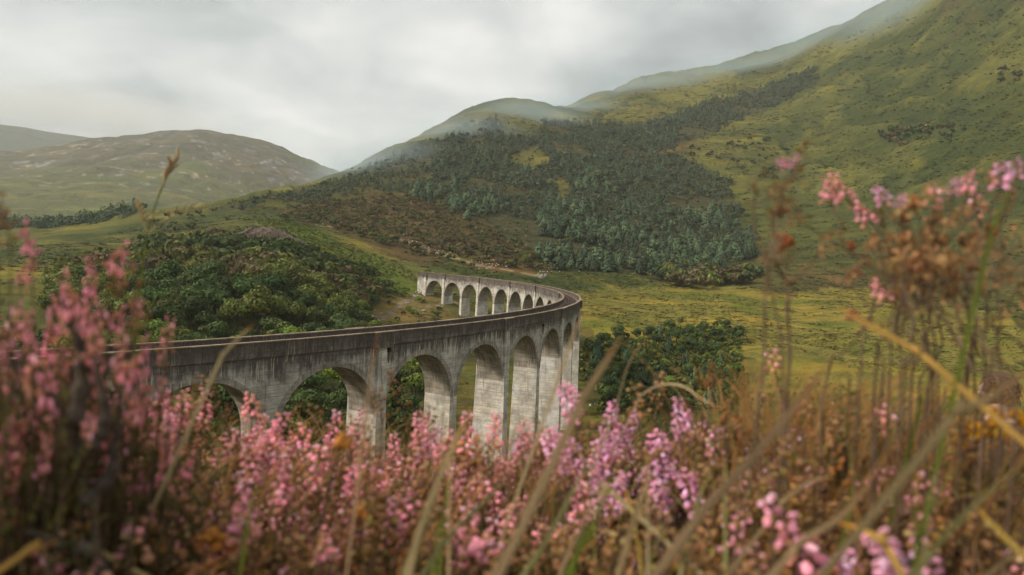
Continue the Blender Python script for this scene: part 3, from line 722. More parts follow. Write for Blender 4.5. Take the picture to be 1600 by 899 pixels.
# ---------------------------------------------------------------- trees and shrubs
def proto_conifer(n, seed, slim=1.0):
    """height 1; tiers of drooping sprays round a stem, widest a third of the way up"""
    r = np.random.default_rng(seed)
    t = 1 - np.sqrt(r.uniform(0.0, 1, n)) * 0.93                    # more sprays low down
    t = np.clip(t + 0.02, 0.07, 1.0)
    tier = np.round(t * 11) / 11; t = 0.35 * t + 0.65 * tier + r.normal(0, 0.012, n)
    az = r.uniform(0, 2 * math.pi, n)
    lob = 1 + 0.16 * np.sin(az * 2 + seed) + 0.16 * np.sin(az * 3 + 2.1 * seed + t * 9)
    rad = (0.30 * np.clip(1.02 - t, 0, 1) ** 0.72 * np.minimum(1, 0.55 + t * 2.2) + 0.012) * slim * lob
    k = r.uniform(0.50, 1.0, n); cen = np.stack([np.cos(az) * rad * k, np.sin(az) * rad * k, t + 0.03 * r.normal(size=n)], 1)
    nrm = np.stack([np.cos(az), np.sin(az), r.uniform(0.35, 1.1, n)], 1) + 0.35 * rand_dirs(n, r); nrm /= np.linalg.norm(nrm, axis=1)[:, None]
    d = np.cross(nrm, rand_dirs(n, r)); d /= np.linalg.norm(d, axis=1)[:, None]; side = np.cross(nrm, d)
    sz = (0.052 + 0.055 * (1 - t)) * r.uniform(0.7, 1.35, n)
    V, T = cards(cen, d * sz[:, None], side * (sz * 0.62)[:, None])
    C = np.repeat((r.uniform(0.82, 1.2, n))[:, None] * np.array([1, 1, 1]), 4, 0)
    tv, tt, tq = tube([(0, 0, -0.06), (0, 0, 0.9)], [0.022, 0.004], 4, False)
    tq = np.concatenate([tq[:, [0, 1, 2]], tq[:, [0, 2, 3]]]) + len(V)
    return np.concatenate([V, tv]), np.concatenate([T, tq]), np.concatenate([C, np.ones((len(tv), 3))]), np.concatenate([np.zeros(len(T), int), np.ones(len(tq), int)])

def proto_crown(n, seed, clumps=9, spread=(0.36, 0.36, 0.30), mid=0.62, leaf=0.055):
    """height 1 with its trunk: leaf faces over the skins of several overlapping clumps, gaps between them"""
    r = np.random.default_rng(seed); cs = []; rs = []
    for i in range(clumps):
        d = rand_dirs(1, r)[0]; d[2] = abs(d[2]) * 0.9 - 0.25
        cs.append(np.array(d) * np.array(spread) * r.uniform(0.45, 0.85) + (0, 0, mid)); rs.append(r.uniform(0.13, 0.22))
    cs = np.array(cs); rs = np.array(rs); w = r.integers(0, clumps, n)
    d = rand_dirs(n, r); k = r.uniform(0.62, 1.05, n)
    cen = cs[w] + d * (rs[w] * k)[:, None] * np.array([1.08, 1.08, 0.86])
    a = np.cross(d, rand_dirs(n, r)); a /= np.linalg.norm(a, axis=1)[:, None]; b = np.cross(d + 0.6 * rand_dirs(n, r), a); b /= np.linalg.norm(b, axis=1)[:, None]
    sz = leaf * r.uniform(0.65, 1.4, n)
    V, T = cards(cen, a * sz[:, None], b * (sz * 0.72)[:, None])
    tone = r.uniform(0.72, 1.3, clumps)[w] * r.uniform(0.7, 1.35, n); warm = r.uniform(0.9, 1.12, clumps)[w]
    C = np.repeat(np.stack([tone * warm, tone, tone / warm], 1), 4, 0)
    return V, T, C, np.zeros(len(T), int), cs
def proto_trunk(seed, cs, lean=0.03):
    r = np.random.default_rng(seed); g = Geo()
    top = np.array([r.normal() * lean, r.normal() * lean, 0.55])
    V, T, Q = tube(spline([(0, 0, -0.05), (r.normal() * 0.01, r.normal() * 0.01, 0.22), top], 6), np.linspace(0.026, 0.014, 6), 6); g.add(V, T, Q)
    for c in cs[:6]:
        s_ = np.array([0, 0, r.uniform(0.22, 0.45)]); V, T, Q = tube(spline([s_, (s_ + c) / 2 + (0, 0, -0.03), c], 5), np.linspace(0.013, 0.004, 5), 4); g.add(V, T, Q)
    return g
def tree_mesh(name, P, mats): return mesh_np(name, P[0], [(P[1][P[3] == k], k) for k in range(len(mats))], mats, P[2])

def zs(x, y): return ground_z(x, y)
def spread(pts_x, pts_y, hs, zoff=-0.3):
    return np.stack([pts_x, pts_y, zs(pts_x, pts_y) + zoff], 1)

SKY_AZ = np.arange(-45, 45.1, 0.5); _d = np.exp(np.linspace(math.log(300), math.log(2400), 260))
SKY_EL = np.array([np.max((ground_z(np.sin(a) * _d, np.cos(a) * _d) - CAM_Z) / _d) for a in np.radians(SKY_AZ)])
def below_ridge(x, y, margin):           # keep clear of the crest of the hill
    return (ground_z(x, y) - CAM_Z) / np.hypot(x, y) < np.interp(np.degrees(np.arctan2(x, y)), SKY_AZ, SKY_EL) - margin
# --- conifer plantation on the hillside
def not_in(x, y, keys, warp=6):
    k = np.ones(len(x), bool)
    for q in keys: k &= ~in_poly(x, y, AREA[q], warp, 7)
    return k
fx, fy = jitter_grid(AREA['forest'], 8.3, 22, 3)
k = not_in(fx, fy, ['clearing_a', 'clearing_b', 'clearing_c'], 22); dens = fbm(fx / 70, fy / 70, 401, 4)
k &= (np.random.default_rng(8).random(len(fx)) < sstep(-0.46, -0.12, dens) * 0.985) & below_ridge(fx, fy, 0.016) & off_track(fx, fy, 14)
fx, fy = fx[k], fy[k]
r_ = np.random.default_rng(31)
fh = r_.uniform(8.5, 15.5, len(fx)) * (1 + 0.25 * fbm(fx / 50, fy / 50, 411, 2)); fh *= np.where(fx < -110, 0.7, 1.0)
d_ = np.hypot(fx, fy); order = np.argsort(d_ / fh); fx, fy, fh = fx[order], fy[order], fh[order]
NEARP = [proto_conifer(260, 50 + i, sl) for i, sl in enumerate((1.2, 1.4, 1.1, 1.5, 1.25))]
FARP = [proto_conifer(66, 70 + i, sl * 1.05) for i, sl in enumerate((1.2, 1.4, 1.1, 1.5, 1.3))]
def proto_pine(n, seed):
    V, T, C, M, cs = proto_crown(n, seed, 6, (0.24, 0.24, 0.36), 0.54, 0.07 if n > 100 else 0.10); return V, T, C, M
FARP = FARP[:4] + [proto_pine(66, 81)]
NEARP = NEARP[:4] + [proto_pine(300, 85)]
CONM = [tree_mesh('conifer_tree', P, [M_CONIFER, M_BARK]) for P in NEARP]
P3 = spread(fx, fy, fh)
NI = 290
for i in range(NI):
    o = put('conifer_tree', CONM[i % 5], None, P3[i], (r_.normal() * 0.03, r_.normal() * 0.03, r_.uniform(0, 6.28)), (fh[i] * r_.uniform(0.9, 1.1), fh[i] * r_.uniform(0.9, 1.1), fh[i]))
    tag(o, 'blue-green conifer in the dense plantation low on the hillside behind the viaduct', 'tree', 'conifers at the near edge of the hillside plantation')
n = len(fx) - NI
tint = r_.uniform(0.6, 1.5, n)[:, None] * np.stack([r_.uniform(0.9, 1.3, n), np.ones(n), r_.uniform(0.85, 1.15, n)], 1)
o = put('conifer_forest', scatter_mesh('conifer_forest', FARP, P3[NI:], r_.uniform(0, 6.28, n), np.stack([fh[NI:] * r_.uniform(0.9, 1.15, n)] * 2 + [fh[NI:]], 1), r_.integers(0, 5, n), [M_CONIFER, M_BARK], tint))
tag(o, 'dark conifer plantation climbing the hillside in a long tongue towards the ridge', 'forest', kind='stuff')
gk = jitter_grid(AREA['forest'], 14, 30, 33); gh_ = r_.uniform(2.5, 6.5, len(gk[0])); kk_ = off_track(gk[0], gk[1], 14)
# --- far plantation on the left
px_, py_ = jitter_grid(AREA['plantation'], 8.0, 8, 5); ph = r_.uniform(11, 17, len(px_)); n = len(px_)
o = put('far_plantation', scatter_mesh('far_plantation', FARP, spread(px_, py_, ph), r_.uniform(0, 6.28, n), ph, r_.integers(0, 5, n), [M_CONIFER, M_BARK], r_.uniform(0.7, 1.2, n)[:, None] * np.array([[0.9, 1.0, 0.8]])))
tag(o, 'dark band of conifers on the moor below the far left mountain', 'forest', kind='stuff')

# --- broadleaved trees
CROWNS = []; 
for i in range(6):
    V, T, C, M, cs = proto_crown(1100, 90 + i, 10 + i % 3, (0.34 + 0.03 * (i % 3), 0.34, 0.34 + 0.04 * (i % 2)), 0.52, 0.033); CROWNS.append((V, T, C, M, cs))
TR_MESH = [proto_trunk(190 + i, CROWNS[i][4]).mesh('trunk', [M_BARK]) for i in range(6)]
LEAFM = {'dark': M_DARKLEAF, 'olive': M_OLIVE, 'russet': M_RUSSET, 'bright': M_BRIGHT}
CR_MESH = {kk: [mesh_np('crown', V, [(T, 0)], [LEAFM[kk]], C) for V, T, C, M, cs in CROWNS] for kk in LEAFM}
def tree(x, y, h, kk, label, group, wide=1.0, name='broadleaf_tree', cat='tree', i=None):
    i = r_.integers(0, 6) if i is None else i
    e = empty(name, (x, y, float(zs(x, y)) - 0.1), r_.uniform(0, 6.28), (h * wide, h * wide, h))
    tag(e, label, cat, group); put('trunk', TR_MESH[i], e); put('crown', CR_MESH[kk][i], e); return e
SMALLCROWN = [proto_crown(105, 130 + i, 7, (0.36, 0.36, 0.27), 0.55, 0.085)[:4] for i in range(4)]
def shrub_proto(n, seed): V, T, C, M, cs = proto_crown(n, seed, 6, (0.55, 0.55, 0.38), 0.40, 0.12); return V * (1, 1, 1.15), T, C, M
SHRUBS = [shrub_proto(80, 150 + i) for i in range(4)]
SHRUB_MESH = {kk: [mesh_np('shrub', V, [(T, 0)], [LEAFM[kk]], C) for V, T, C, M in [shrub_proto(170, 160 + i) for i in range(4)]] for kk in LEAFM}

# wood inside the curve, left of the viaduct
wx, wy = jitter_grid(AREA['wood'], 6.6, 6, 13); k = off_track(wx, wy, 11) & not_in(wx, wy, ['bank'], 4); wx, wy = wx[k], wy[k]
wk = fbm(wx / 26, wy / 26, 421, 3); wh = r_.uniform(8, 15, len(wx)) * (1 + 0.3 * fbm(wx / 30, wy / 30, 431, 2))
order = np.argsort(np.hypot(wx, wy)); wx, wy, wk, wh = wx[order], wy[order], wk[order], wh[order]
KIND = lambda v: 'dark' if v < 0.02 else ('olive' if v < 0.36 else 'russet')
WLAB = {'dark': ('dark green rounded tree in the wood behind the left end of the viaduct', 'dark green trees of the wood left of the viaduct'),
        'olive': ('olive green rounded tree in the wood behind the left end of the viaduct', 'olive trees of the wood left of the viaduct'),
        'russet': ('brownish rounded tree in the wood behind the left end of the viaduct', 'brownish trees of the wood left of the viaduct')}
NW = min(140, len(wx))
for i in range(NW):
    kk = KIND(wk[i]); tree(wx[i], wy[i], wh[i], kk, WLAB[kk][0], WLAB[kk][1], r_.uniform(0.85, 1.15))
TC = {'dark': (0.058, 0.090, 0.024), 'olive': (0.115, 0.132, 0.030), 'russet': (0.120, 0.098, 0.040), 'bright': (0.155, 0.205, 0.034)}
def tint_of(kinds, base='olive'):
    b = np.array(TC[base]); return np.array([np.array(TC[q]) / b for q in kinds]) * r_.uniform(0.7, 1.3, len(kinds))[:, None]
n = len(wx) - NW
if n > 0:
    o = put('broadleaf_wood', scatter_mesh('broadleaf_wood', SMALLCROWN, spread(wx[NW:], wy[NW:], wh[NW:], -0.8), r_.uniform(0, 6.28, n), wh[NW:] * 1.0, r_.integers(0, 4, n), [M_OLIVE], tint_of([KIND(v) for v in wk[NW:]])))
    tag(o, 'mixed olive and brown wood rising behind the left end of the viaduct', 'wood', kind='stuff')
# trees seen through the near arches
tx, ty = jitter_grid(AREA['near_wood'], 8.4, 4, 17); k = off_track(tx, ty, 12); tx, ty = tx[k], ty[k]
for x, y in zip(tx, ty):
    if rng.random() < 0.75: tree(x, y, rng.uniform(8, 13), rng.choice(['dark', 'dark', 'bright', 'olive']), 'bushy green tree behind the near arches of the viaduct', 'trees seen through the near arches', rng.uniform(0.9, 1.25))
# bright bracken and scrub on the shoulder
gx, gy = jitter_grid(AREA['green'], 3.4, 6, 19); k = off_track(gx, gy, 8); gx, gy = gx[k], gy[k]; gh = r_.uniform(0.9, 2.6, len(gx)); n = len(gx)
o = put('bracken', scatter_mesh('bracken', SHRUBS, spread(gx, gy, gh), r_.uniform(0, 6.28, n), gh, r_.integers(0, 4, n), [M_BRIGHT], r_.uniform(0.55, 1.2, n)))
tag(o, 'bright green bracken and low scrub on the slope above the wood', 'bracken', kind='stuff')

# trees along the river in front of the meadow
rx, ry = jitter_grid(AREA['river'], 9.0, 5, 23); k = off_track(rx, ry, 12); rx, ry = rx[k], ry[k]
for x, y in zip(rx, ry):
    f = rng.random()
    h = rng.uniform(5.5, 10.0)
    if f < 0.14:
        o = put('conifer_tree', CONM[rng.randrange(2)], None, (x, y, float(zs(x, y)) - 0.2), (0, 0, rng.uniform(0, 6.28)), (h * 0.8, h * 0.8, h * 1.15)); tag(o, 'pointed dark conifer among the leafy trees of the river belt', 'tree', 'conifers of the river belt')
    elif f < 0.62: tree(x, y, h, 'dark', 'dark leafy tree in the river belt between viaduct and meadow', 'dark trees of the river belt', rng.uniform(0.8, 1.1))
    elif f < 0.85: tree(x, y, h * 0.7, 'bright', 'bright green low tree in the river belt between viaduct and meadow', 'bright trees of the river belt', rng.uniform(0.9, 1.2))
    else: tree(x, y, h * 1.05, 'olive', 'narrow olive tree in the river belt between viaduct and meadow', 'narrow trees of the river belt', 0.6)

def clear_paths(x, y, w=7.0):
    k = np.ones(len(x), bool)
    for pts, _ in PATHS[:3]:
        for (x0, y0), (x1, y1) in zip(pts[:-1], pts[1:]):
            dx, dy = x1 - x0, y1 - y0; t = np.clip(((x - x0) * dx + (y - y0) * dy) / (dx * dx + dy * dy), 0, 1); k &= np.hypot(x - x0 - t * dx, y - y0 - t * dy) > w
    return k
ux, uy = jitter_grid(AREA['river'], 4.2, 6, 63); k = off_track(ux, uy, 10); ux, uy = ux[k], uy[k]; n = len(ux); uh = r_.uniform(2.0, 5.5, n)
o = put('river_scrub', scatter_mesh('river_scrub', SHRUBS, spread(ux, uy, uh, -0.2), r_.uniform(0, 6.28, n), uh, r_.integers(0, 4, n), [M_OLIVE], tint_of([('dark', 'dark', 'olive')[q] for q in r_.integers(0, 3, n)]))); tag(o, 'dark undergrowth between the trees of the river belt', 'scrub', kind='stuff')
def shrubs(key, step, hs, kinds, label, group, seed, keep=1.0, limit=300, warp=8, stuff=None):
    x, y = jitter_grid(AREA[key], step, warp, seed); k = off_track(x, y, 11) & (np.random.default_rng(seed).random(len(x)) < keep) & not_in(x, y, ['clearing_b'], 3)
    k &= clear_paths(x, y, 4.5); x, y = x[k], y[k]; h = r_.uniform(hs[0], hs[1], len(x)); o_ = np.argsort(np.hypot(x, y)); x, y, h = x[o_], y[o_], h[o_]; kd = [kinds[r_.integers(0, len(kinds))] for _ in x]; P = spread(x, y, h, -0.2)
    for i in range(min(limit, len(x))):
        o = put('shrub', SHRUB_MESH[kd[i]][r_.integers(0, 4)], None, P[i], (0, 0, r_.uniform(0, 6.28)), (h[i] * r_.uniform(0.85, 1.3),) * 2 + (h[i],))
        cw = {'dark': 'dark green', 'olive': 'olive', 'russet': 'brown', 'bright': 'bright green'}[kd[i]]
        tag(o, cw + ' ' + label, 'shrub', cw + ' ' + group)
    n = len(x) - limit
    if n > 0 and stuff:
        o = put('hillside_scrub', scatter_mesh('hillside_scrub', SHRUBS, P[limit:], r_.uniform(0, 6.28, n), h[limit:], r_.integers(0, 4, n), [M_OLIVE], tint_of(kd[limit:]))); tag(o, stuff, 'scrub', kind='stuff')
shrubs('brown', 6.0, (2.0, 7.5), ['russet', 'russet', 'dark', 'olive', 'russet'], 'rounded bush on the heathery slope above the viewpoint path', 'bushes on the heathery slope', 29, 0.7, 110, stuff='brown bushes scattered over the heathery slope left of the plantation')
shrubs('edge_bushes', 9.0, (8.5, 14), ['russet', 'olive', 'russet', 'dark'], 'rounded bush at the foot of the plantation beside the meadow', 'bushes at the foot of the plantation', 37, 0.95)
shrubs('gully', 12.0, (4.5, 9.0), ['dark', 'olive', 'dark'], 'bush in the gully right of the plantation', 'bushes in the gully', 41, 0.35)
shrubs('ridge_shrubs', 10.0, (6.0, 11.0), ['dark', 'russet'], 'bush in the patch high on the right hillside', 'bushes high on the right hillside', 43, 0.6)
shrubs('ridge_shrubs_b', 10.0, (6.0, 11.0), ['dark', 'russet'], 'bush at the far right edge high on the hillside', 'bushes at the far right of the hillside', 47, 0.6)
shrubs('moor_shrubs', 11, (3.0, 7.0), ['dark', 'olive', 'dark'], 'bush on the green moor left of the rocky mound', 'bushes on the left moor', 53, 0.3)
shrubs('bank', 5.0, (1.6, 4.4), ['olive', 'dark', 'bright', 'russet'], 'bush on the bank below the far arches', 'bushes on the bank below the far arches', 59, 0.42)
# low scrub thinly over all the hills
sx = r_.uniform(-420, 700, 2600); sy = r_.uniform(380, 1250, 2600)
k = below_ridge(sx, sy, 0.02) & (fbm(sx / 120, sy / 120, 441, 4) > 0.27) & not_in(sx, sy, ['forest', 'meadow', 'brown', 'green', 'wood'], 5) & off_track(sx, sy, 12); sx, sy = sx[k], sy[k]; n = len(sx); sh = r_.uniform(0.8, 3.2, n) * (0.6 + 0.7 * r_.random(n))
o = put('moorland_scrub', scatter_mesh('moorland_scrub', SHRUBS, spread(sx, sy, sh, -0.2), r_.uniform(0, 6.28, n), sh, r_.integers(0, 4, n), [M_OLIVE], tint_of([('dark', 'olive', 'dark', 'russet')[q] for q in r_.integers(0, 4, n)])))
tag(o, 'low scrub dotted over the open hillsides', 'scrub', kind='stuff')
# bushes filling the gaps of the plantation, tussocks roughening every slope
gx_, gy_, gh_ = gk[0][kk_], gk[1][kk_], gh_[kk_]; n = len(gx_)
o = put('plantation_scrub', scatter_mesh('plantation_scrub', SHRUBS, spread(gx_, gy_, gh_, -0.2), r_.uniform(0, 6.28, n), gh_, r_.integers(0, 4, n), [M_OLIVE], tint_of([('russet', 'olive', 'russet', 'dark')[q] for q in r_.integers(0, 4, n)])))
tag(o, 'brown and olive scrub between the conifers of the hillside plantation', 'scrub', kind='stuff')
def tussock(seed):
    r = np.random.default_rng(seed); n = 7; cen = np.stack([r.normal(0, 0.5, n), r.normal(0, 0.5, n), r.uniform(0.1, 0.35, n)], 1)
    a = rand_dirs(n, r) * 0.55; a[:, 2] = np.abs(a[:, 2]) * 0.5; b = np.cross(a, rand_dirs(n, r)) * 0.8; V, T = cards(cen, a, b); return V, T, np.repeat(r.uniform(0.75, 1.25, n), 4)[:, None] * np.ones((1, 3)), np.zeros(len(T), int)
TUS = [tussock(300 + i) for i in range(4)]
ta = np.radians(r_.uniform(-40, 43, 60000)); td = np.exp(r_.uniform(math.log(330), math.log(1750), 60000)); ux, uy = np.sin(ta) * td, np.cos(ta) * td
cr, sr = math.cos(0.5), math.sin(0.5); ur, us = cr * ux - sr * uy, sr * ux + cr * uy
st_ = fbm(ur / 75, us / 22, 461, 4); pt = fbm(ux / 60, uy / 60, 471, 3)
k = clear_paths(ux, uy, 8) & (np.abs(st_) > 0.13) & not_in(ux, uy, ['forest', 'wood'], 12) & off_track(ux, uy, 12) & below_ridge(ux, uy, 0.022); ux, uy, st_, pt, td = ux[k], uy[k], st_[k], pt[k], td[k]; n = len(ux)
us_ = r_.uniform(0.7, 1.9, n) * (0.55 + td / 800)
base = np.where((st_ > 0)[:, None], np.array([[0.125, 0.118, 0.030]]), np.array([[0.076, 0.086, 0.025]])); inm = in_poly(ux, uy, AREA['meadow'], 16, 7); base = np.where(inm[:, None], np.array([[0.155, 0.140, 0.036]]), base); base = np.where(((pt > 0.22) & ~inm)[:, None], np.array([[0.090, 0.072, 0.030]]), base)
o = put('tussocks', scatter_mesh('tussocks', TUS, np.stack([ux, uy, zs(ux, uy) - 0.1], 1), r_.uniform(0, 6.28, n), np.stack([us_ * r_.uniform(1.0, 2.0, n), us_, us_ * 0.40], 1), r_.integers(0, 4, n), [M_OLIVE], base / np.array([TC['olive']]) * r_.uniform(0.6, 1.4, n)[:, None]))
tag(o, 'grass tussocks, rushes and heather tufts roughening the open hillsides', 'grass', kind='stuff')
# rushes and tussocks in the meadow and round the viaduct
mx_, my_ = jitter_grid(AREA['meadow'], 3.0, 6, 61); k = fbm(mx_ / 22, my_ / 22, 131, 3) > 0.22; mx_, my_ = mx_[k], my_[k]; n = len(mx_); mh = r_.uniform(0.25, 0.8, n)
o = put('rushes', scatter_mesh('rushes', SHRUBS, spread(mx_, my_, mh, -0.1), r_.uniform(0, 6.28, n), np.stack([mh * 1.6, mh * 1.6, mh], 1), r_.integers(0, 4, n), [M_BRIGHT], r_.uniform(0.8, 1.3, n)[:, None] * np.array([[1.35, 1.05, 0.9]])))
tag(o, 'tufts of rush and bracken in the yellow-green meadow', 'rushes', kind='stuff')
vx = r_.uniform(-60, 130, 2600); vy = r_.uniform(40, 270, 2600); k = off_track(vx, vy, 8) & (fbm(vx / 30, vy / 30, 451, 3) > -0.05); vx, vy = vx[k], vy[k]; n = len(vx); vh = r_.uniform(0.4, 1.4, n)
o = put('valley_scrub', scatter_mesh('valley_scrub', SHRUBS, spread(vx, vy, vh, -0.15), r_.uniform(0, 6.28, n), vh, r_.integers(0, 4, n), [M_OLIVE], tint_of([('dark', 'olive', 'bright')[q] for q in r_.integers(0, 3, n)])))
tag(o, 'low green scrub on the valley floor around the piers', 'scrub', kind='stuff')

# ---------------------------------------------------------------- rocks
def crag(name, loc, size, seed, label, cat, mat, rz=0.0, jag=0.3, nu=26, nv=9):
    r = np.random.default_rng(seed); g = Geo(); th = np.linspace(0, 2 * math.pi, nu + 1)[:-1]; V = []
    for j in range(nv):
        f = j / (nv - 1)
        rad = math.cos(f * math.pi / 2) ** 0.8 * (1 + jag * fbm(np.cos(th) * 1.6 + seed, np.sin(th) * 1.6 + f * 2.2, seed, 3) + jag * 0.5 * fbm(th * 6, th * 0 + f * 0.7, seed + 3, 2))
        V.append(np.stack([np.cos(th) * rad * size[0], np.sin(th) * rad * size[1], np.full(nu, math.sin(f * math.pi / 2) * size[2] - 0.25 * size[2]) + 0.12 * size[2] * fbm(np.cos(th) * 3, np.sin(th) * 3 + f * 4, seed + 5, 2)], 1))
    Q = [(j * nu + i, j * nu + (i + 1) % nu, (j + 1) * nu + (i + 1) % nu, (j + 1) * nu + i) for j in range(nv - 1) for i in range(nu)]
    g.add(np.concatenate(V), quads=np.array(Q))
    return tag(put(name, g.mesh(name, [mat]), None, loc, (0, 0, rz)), label, cat)
def on_ground(x, y, dz=0.0): return (x, y, float(ground_z(x, y)) + dz)
crag('rock_outcrop', on_ground(-137, 371, -1.0), (20, 11, 15), 5, 'large brown rocky mound standing out of the green slope above the wood', 'rock', M_ROCK, 0.35, 0.42, 60, 16)
for i, (x, y, s_) in enumerate([(19.5, 452, 3.2), (22.5, 455, 2.6), (17.5, 455.5, 2.0)]):
    crag('boulder', on_ground(x, y), (s_ * 0.7, s_ * 0.6, s_ * 1.1), 20 + i, 'pale boulder in the little heap behind the bend of the viaduct', 'boulder', M_PALE_ROCK, i, 0.25, 14, 6)['group'] = 'boulders behind the bend'
bl = [(-60.5, 296.5), (-63, 300), (-58, 305), (-60, 331), (-56.5, 340), (-55, 352), (-52.6, 371), (-53.5, 369), (-49, 366), (-62, 318), (-57, 322), (-45, 345), (-38, 356)]
for i, (x, y) in enumerate(bl):
    s_ = rng.uniform(0.7, 1.7); crag('boulder', on_ground(x, y), (s_ * 1.4, s_, s_ * 0.6), 40 + i, 'pale flat rock beside the footpath on the bank below the far arches', 'boulder', M_PALE_ROCK, i * 1.3, 0.25, 12, 5)['group'] = 'rocks beside the lower footpath'

# ---------------------------------------------------------------- people
def skin_mesh(name, verts, edges, radii, sub=0):
    me = bpy.data.meshes.new(name); me.from_pydata(verts, edges, []); o = bpy.data.objects.new(name, me); COL.objects.link(o)
    md = o.modifiers.new('skin', 'SKIN'); md.use_smooth_shade = True
    if sub: s_ = o.modifiers.new('sub', 'SUBSURF'); s_.levels = sub; s_.render_levels = sub
    for i, r in enumerate(radii): me.skin_vertices[0].data[i].radius = (r, r) if not isinstance(r, tuple) else r
    me.skin_vertices[0].data[0].use_root = True
    dg = bpy.context.evaluated_depsgraph_get(); dg.update()
    out_ = bpy.data.meshes.new_from_object(o.evaluated_get(dg)); out_.name = name
    bpy.data.objects.remove(o); bpy.data.meshes.remove(me); return out_
M_SKIN = plain('skin', (0.52, 0.33, 0.25), 0.6, 0.08, 20)
M_HAIR = plain('brown_hair', (0.10, 0.062, 0.034), 0.5, 0.4, 60)
M_TROUSER = plain('trousers', (0.05, 0.055, 0.07), 0.9, 0.2, 20)
m_, t_, b_ = material('top_cloth'); L(t_, N(t_, 'ShaderNodeObjectInfo').outputs['Color'], b_.inputs['Base Color']); M_TOP = m_
def figure(arms, sub=0, sit=False, fingers=False):
    v = [(0, 0, 0.95)]; e = []; r = [0.13]
    def add(p, rad, par):
        v.append(p); r.append(rad); e.append((par, len(v) - 1)); return len(v) - 1
    chest = add((0, 0, 1.22), (0.17, 0.115), add((0, 0.0, 1.08), (0.14, 0.105), 0)); sh = add((0, 0.01, 1.42), (0.15, 0.10), chest)
    nk = add((0, 0.01, 1.51), 0.055, sh); hd = add((0, -0.01, 1.60), (0.075, 0.088), nk); add((0, 0, 1.72), (0.062, 0.074), hd)
    for s_ in (-1, 1):
        hp = add((s_ * 0.10, 0, 0.88), 0.095, 0)
        if sit: kn = add((s_ * 0.12, -0.42, 0.86), 0.062, hp); an = add((s_ * 0.12, -0.46, 0.46), 0.042, kn); add((s_ * 0.12, -0.60, 0.43), 0.04, an)
        else: kn = add((s_ * 0.11, -0.02, 0.48), 0.062, hp); an = add((s_ * 0.12, 0.02, 0.09), 0.042, kn); add((s_ * 0.13, -0.14, 0.035), 0.036, an)
        so = add((s_ * 0.21, 0.01, 1.40), 0.062, sh); el_, wr_ = arms
        el = add((s_ * el_[0], el_[1], el_[2]), 0.043, so); wr = add((s_ * wr_[0], wr_[1], wr_[2]), 0.030, el)
        dx = np.array((s_ * wr_[0], wr_[1], wr_[2])) - np.array((s_ * el_[0], el_[1], el_[2])); dx /= np.linalg.norm(dx)
        palm = add(tuple(np.array(v[wr]) + dx * 0.08), (0.030, 0.018), wr)
        if fingers:
            sd = np.cross(dx, (s_, 0, 0)); sd /= np.linalg.norm(sd) + 1e-9
            for q, ln in ((-1.5, 0.075), (-0.5, 0.088), (0.5, 0.082), (1.5, 0.064)):
                b0 = np.array(v[palm]) + sd * q * 0.017 + dx * 0.012; f1 = add(tuple(b0 + dx * ln * 0.45), 0.009, palm); f2 = add(tuple(b0 + dx * ln * 0.75 + np.array((-s_ * 0.012, 0, 0))), 0.008, f1); add(tuple(b0 + dx * ln * 0.95 + np.array((-s_ * 0.03, 0, 0))), 0.007, f2)
            t1 = add(tuple(np.array(v[wr]) + dx * 0.045 - sd * 0.035), 0.010, palm); add(tuple(np.array(v[wr]) + dx * 0.085 - sd * 0.05), 0.008, t1)
    me = skin_mesh('person', v, e, r, sub)
    for q in (M_TOP, M_TROUSER, M_SKIN, M_HAIR): me.materials.append(q)
    low = 0.46 if sit else 0.0
    for p in me.polygons:
        c = p.center
        if c.z > 1.50: p.material_index = 3 if (c.z > 1.66 or (c.y > 0.02 and c.z > 1.56)) else 2
        elif c.z < 0.94 and abs(c.x) < 0.2: p.material_index = 1
        elif abs(c.x) > 0.23 and (c.z < 1.12 or c.y < -0.22): p.material_index = 2
        else: p.material_index = 0
    return me
ARMS = [((0.27, 0.04, 1.13), (0.27, -0.08, 0.90)), ((0.30, -0.12, 1.18), (0.10, -0.30, 1.45)), ((0.33, 0.08, 1.15), (0.18, -0.10, 1.02)), ((0.28, -0.05, 1.14), (0.16, -0.28, 1.05))]
PM = [figure(a) for a in ARMS] + [figure(ARMS[3], sit=True)]
TOPS = {'white': (0.75, 0.73, 0.70), 'pale blue': (0.36, 0.46, 0.58), 'red': (0.55, 0.07, 0.06), 'pink': (0.66, 0.30, 0.32), 'dark': (0.04, 0.045, 0.06), 'yellow': (0.62, 0.60, 0.08), 'orange': (0.62, 0.26, 0.10), 'cream': (0.62, 0.55, 0.44)}
def person(x, y, topc, place, group, sit=False, dz=0.0):
    k = 4 if sit else rng.randrange(4); z = float(ground_z(x, y)) + dz - (0.44 if sit else 0.02)
    o = put('person', PM[k], None, (x, y, z), (0, 0, rng.uniform(-0.9, 0.9) + math.atan2(x + 0, -(y - 0)) + math.pi * 0), rng.uniform(0.93, 1.06)); o.color = TOPS[topc] + (1,)
    return tag(o, 'tiny %s person with a %s top %s' % ('sitting' if sit else 'standing', topc, place), 'person', group)
def crowd(n, pts, w, weights, place, group):
    P = np.array(pts); seg = np.linalg.norm(np.diff(P, axis=0), axis=1); cum = np.concatenate([[0], np.cumsum(seg)]); keys = list(weights)
    for i in range(n):
        s_ = rng.uniform(0, cum[-1]); k = min(np.searchsorted(cum, s_, 'right') - 1, len(seg) - 1); f = (s_ - cum[k]) / seg[k]; p = P[k] * (1 - f) + P[k + 1] * f
        person(p[0] + rng.gauss(0, w), p[1] + rng.gauss(0, w * 1.6), rng.choices(keys, [weights[q] for q in keys])[0], place, group, rng.random() < 0.25)
mixw = {'white': 6, 'cream': 3, 'pale blue': 2, 'red': 1, 'pink': 2, 'dark': 4, 'orange': 1}
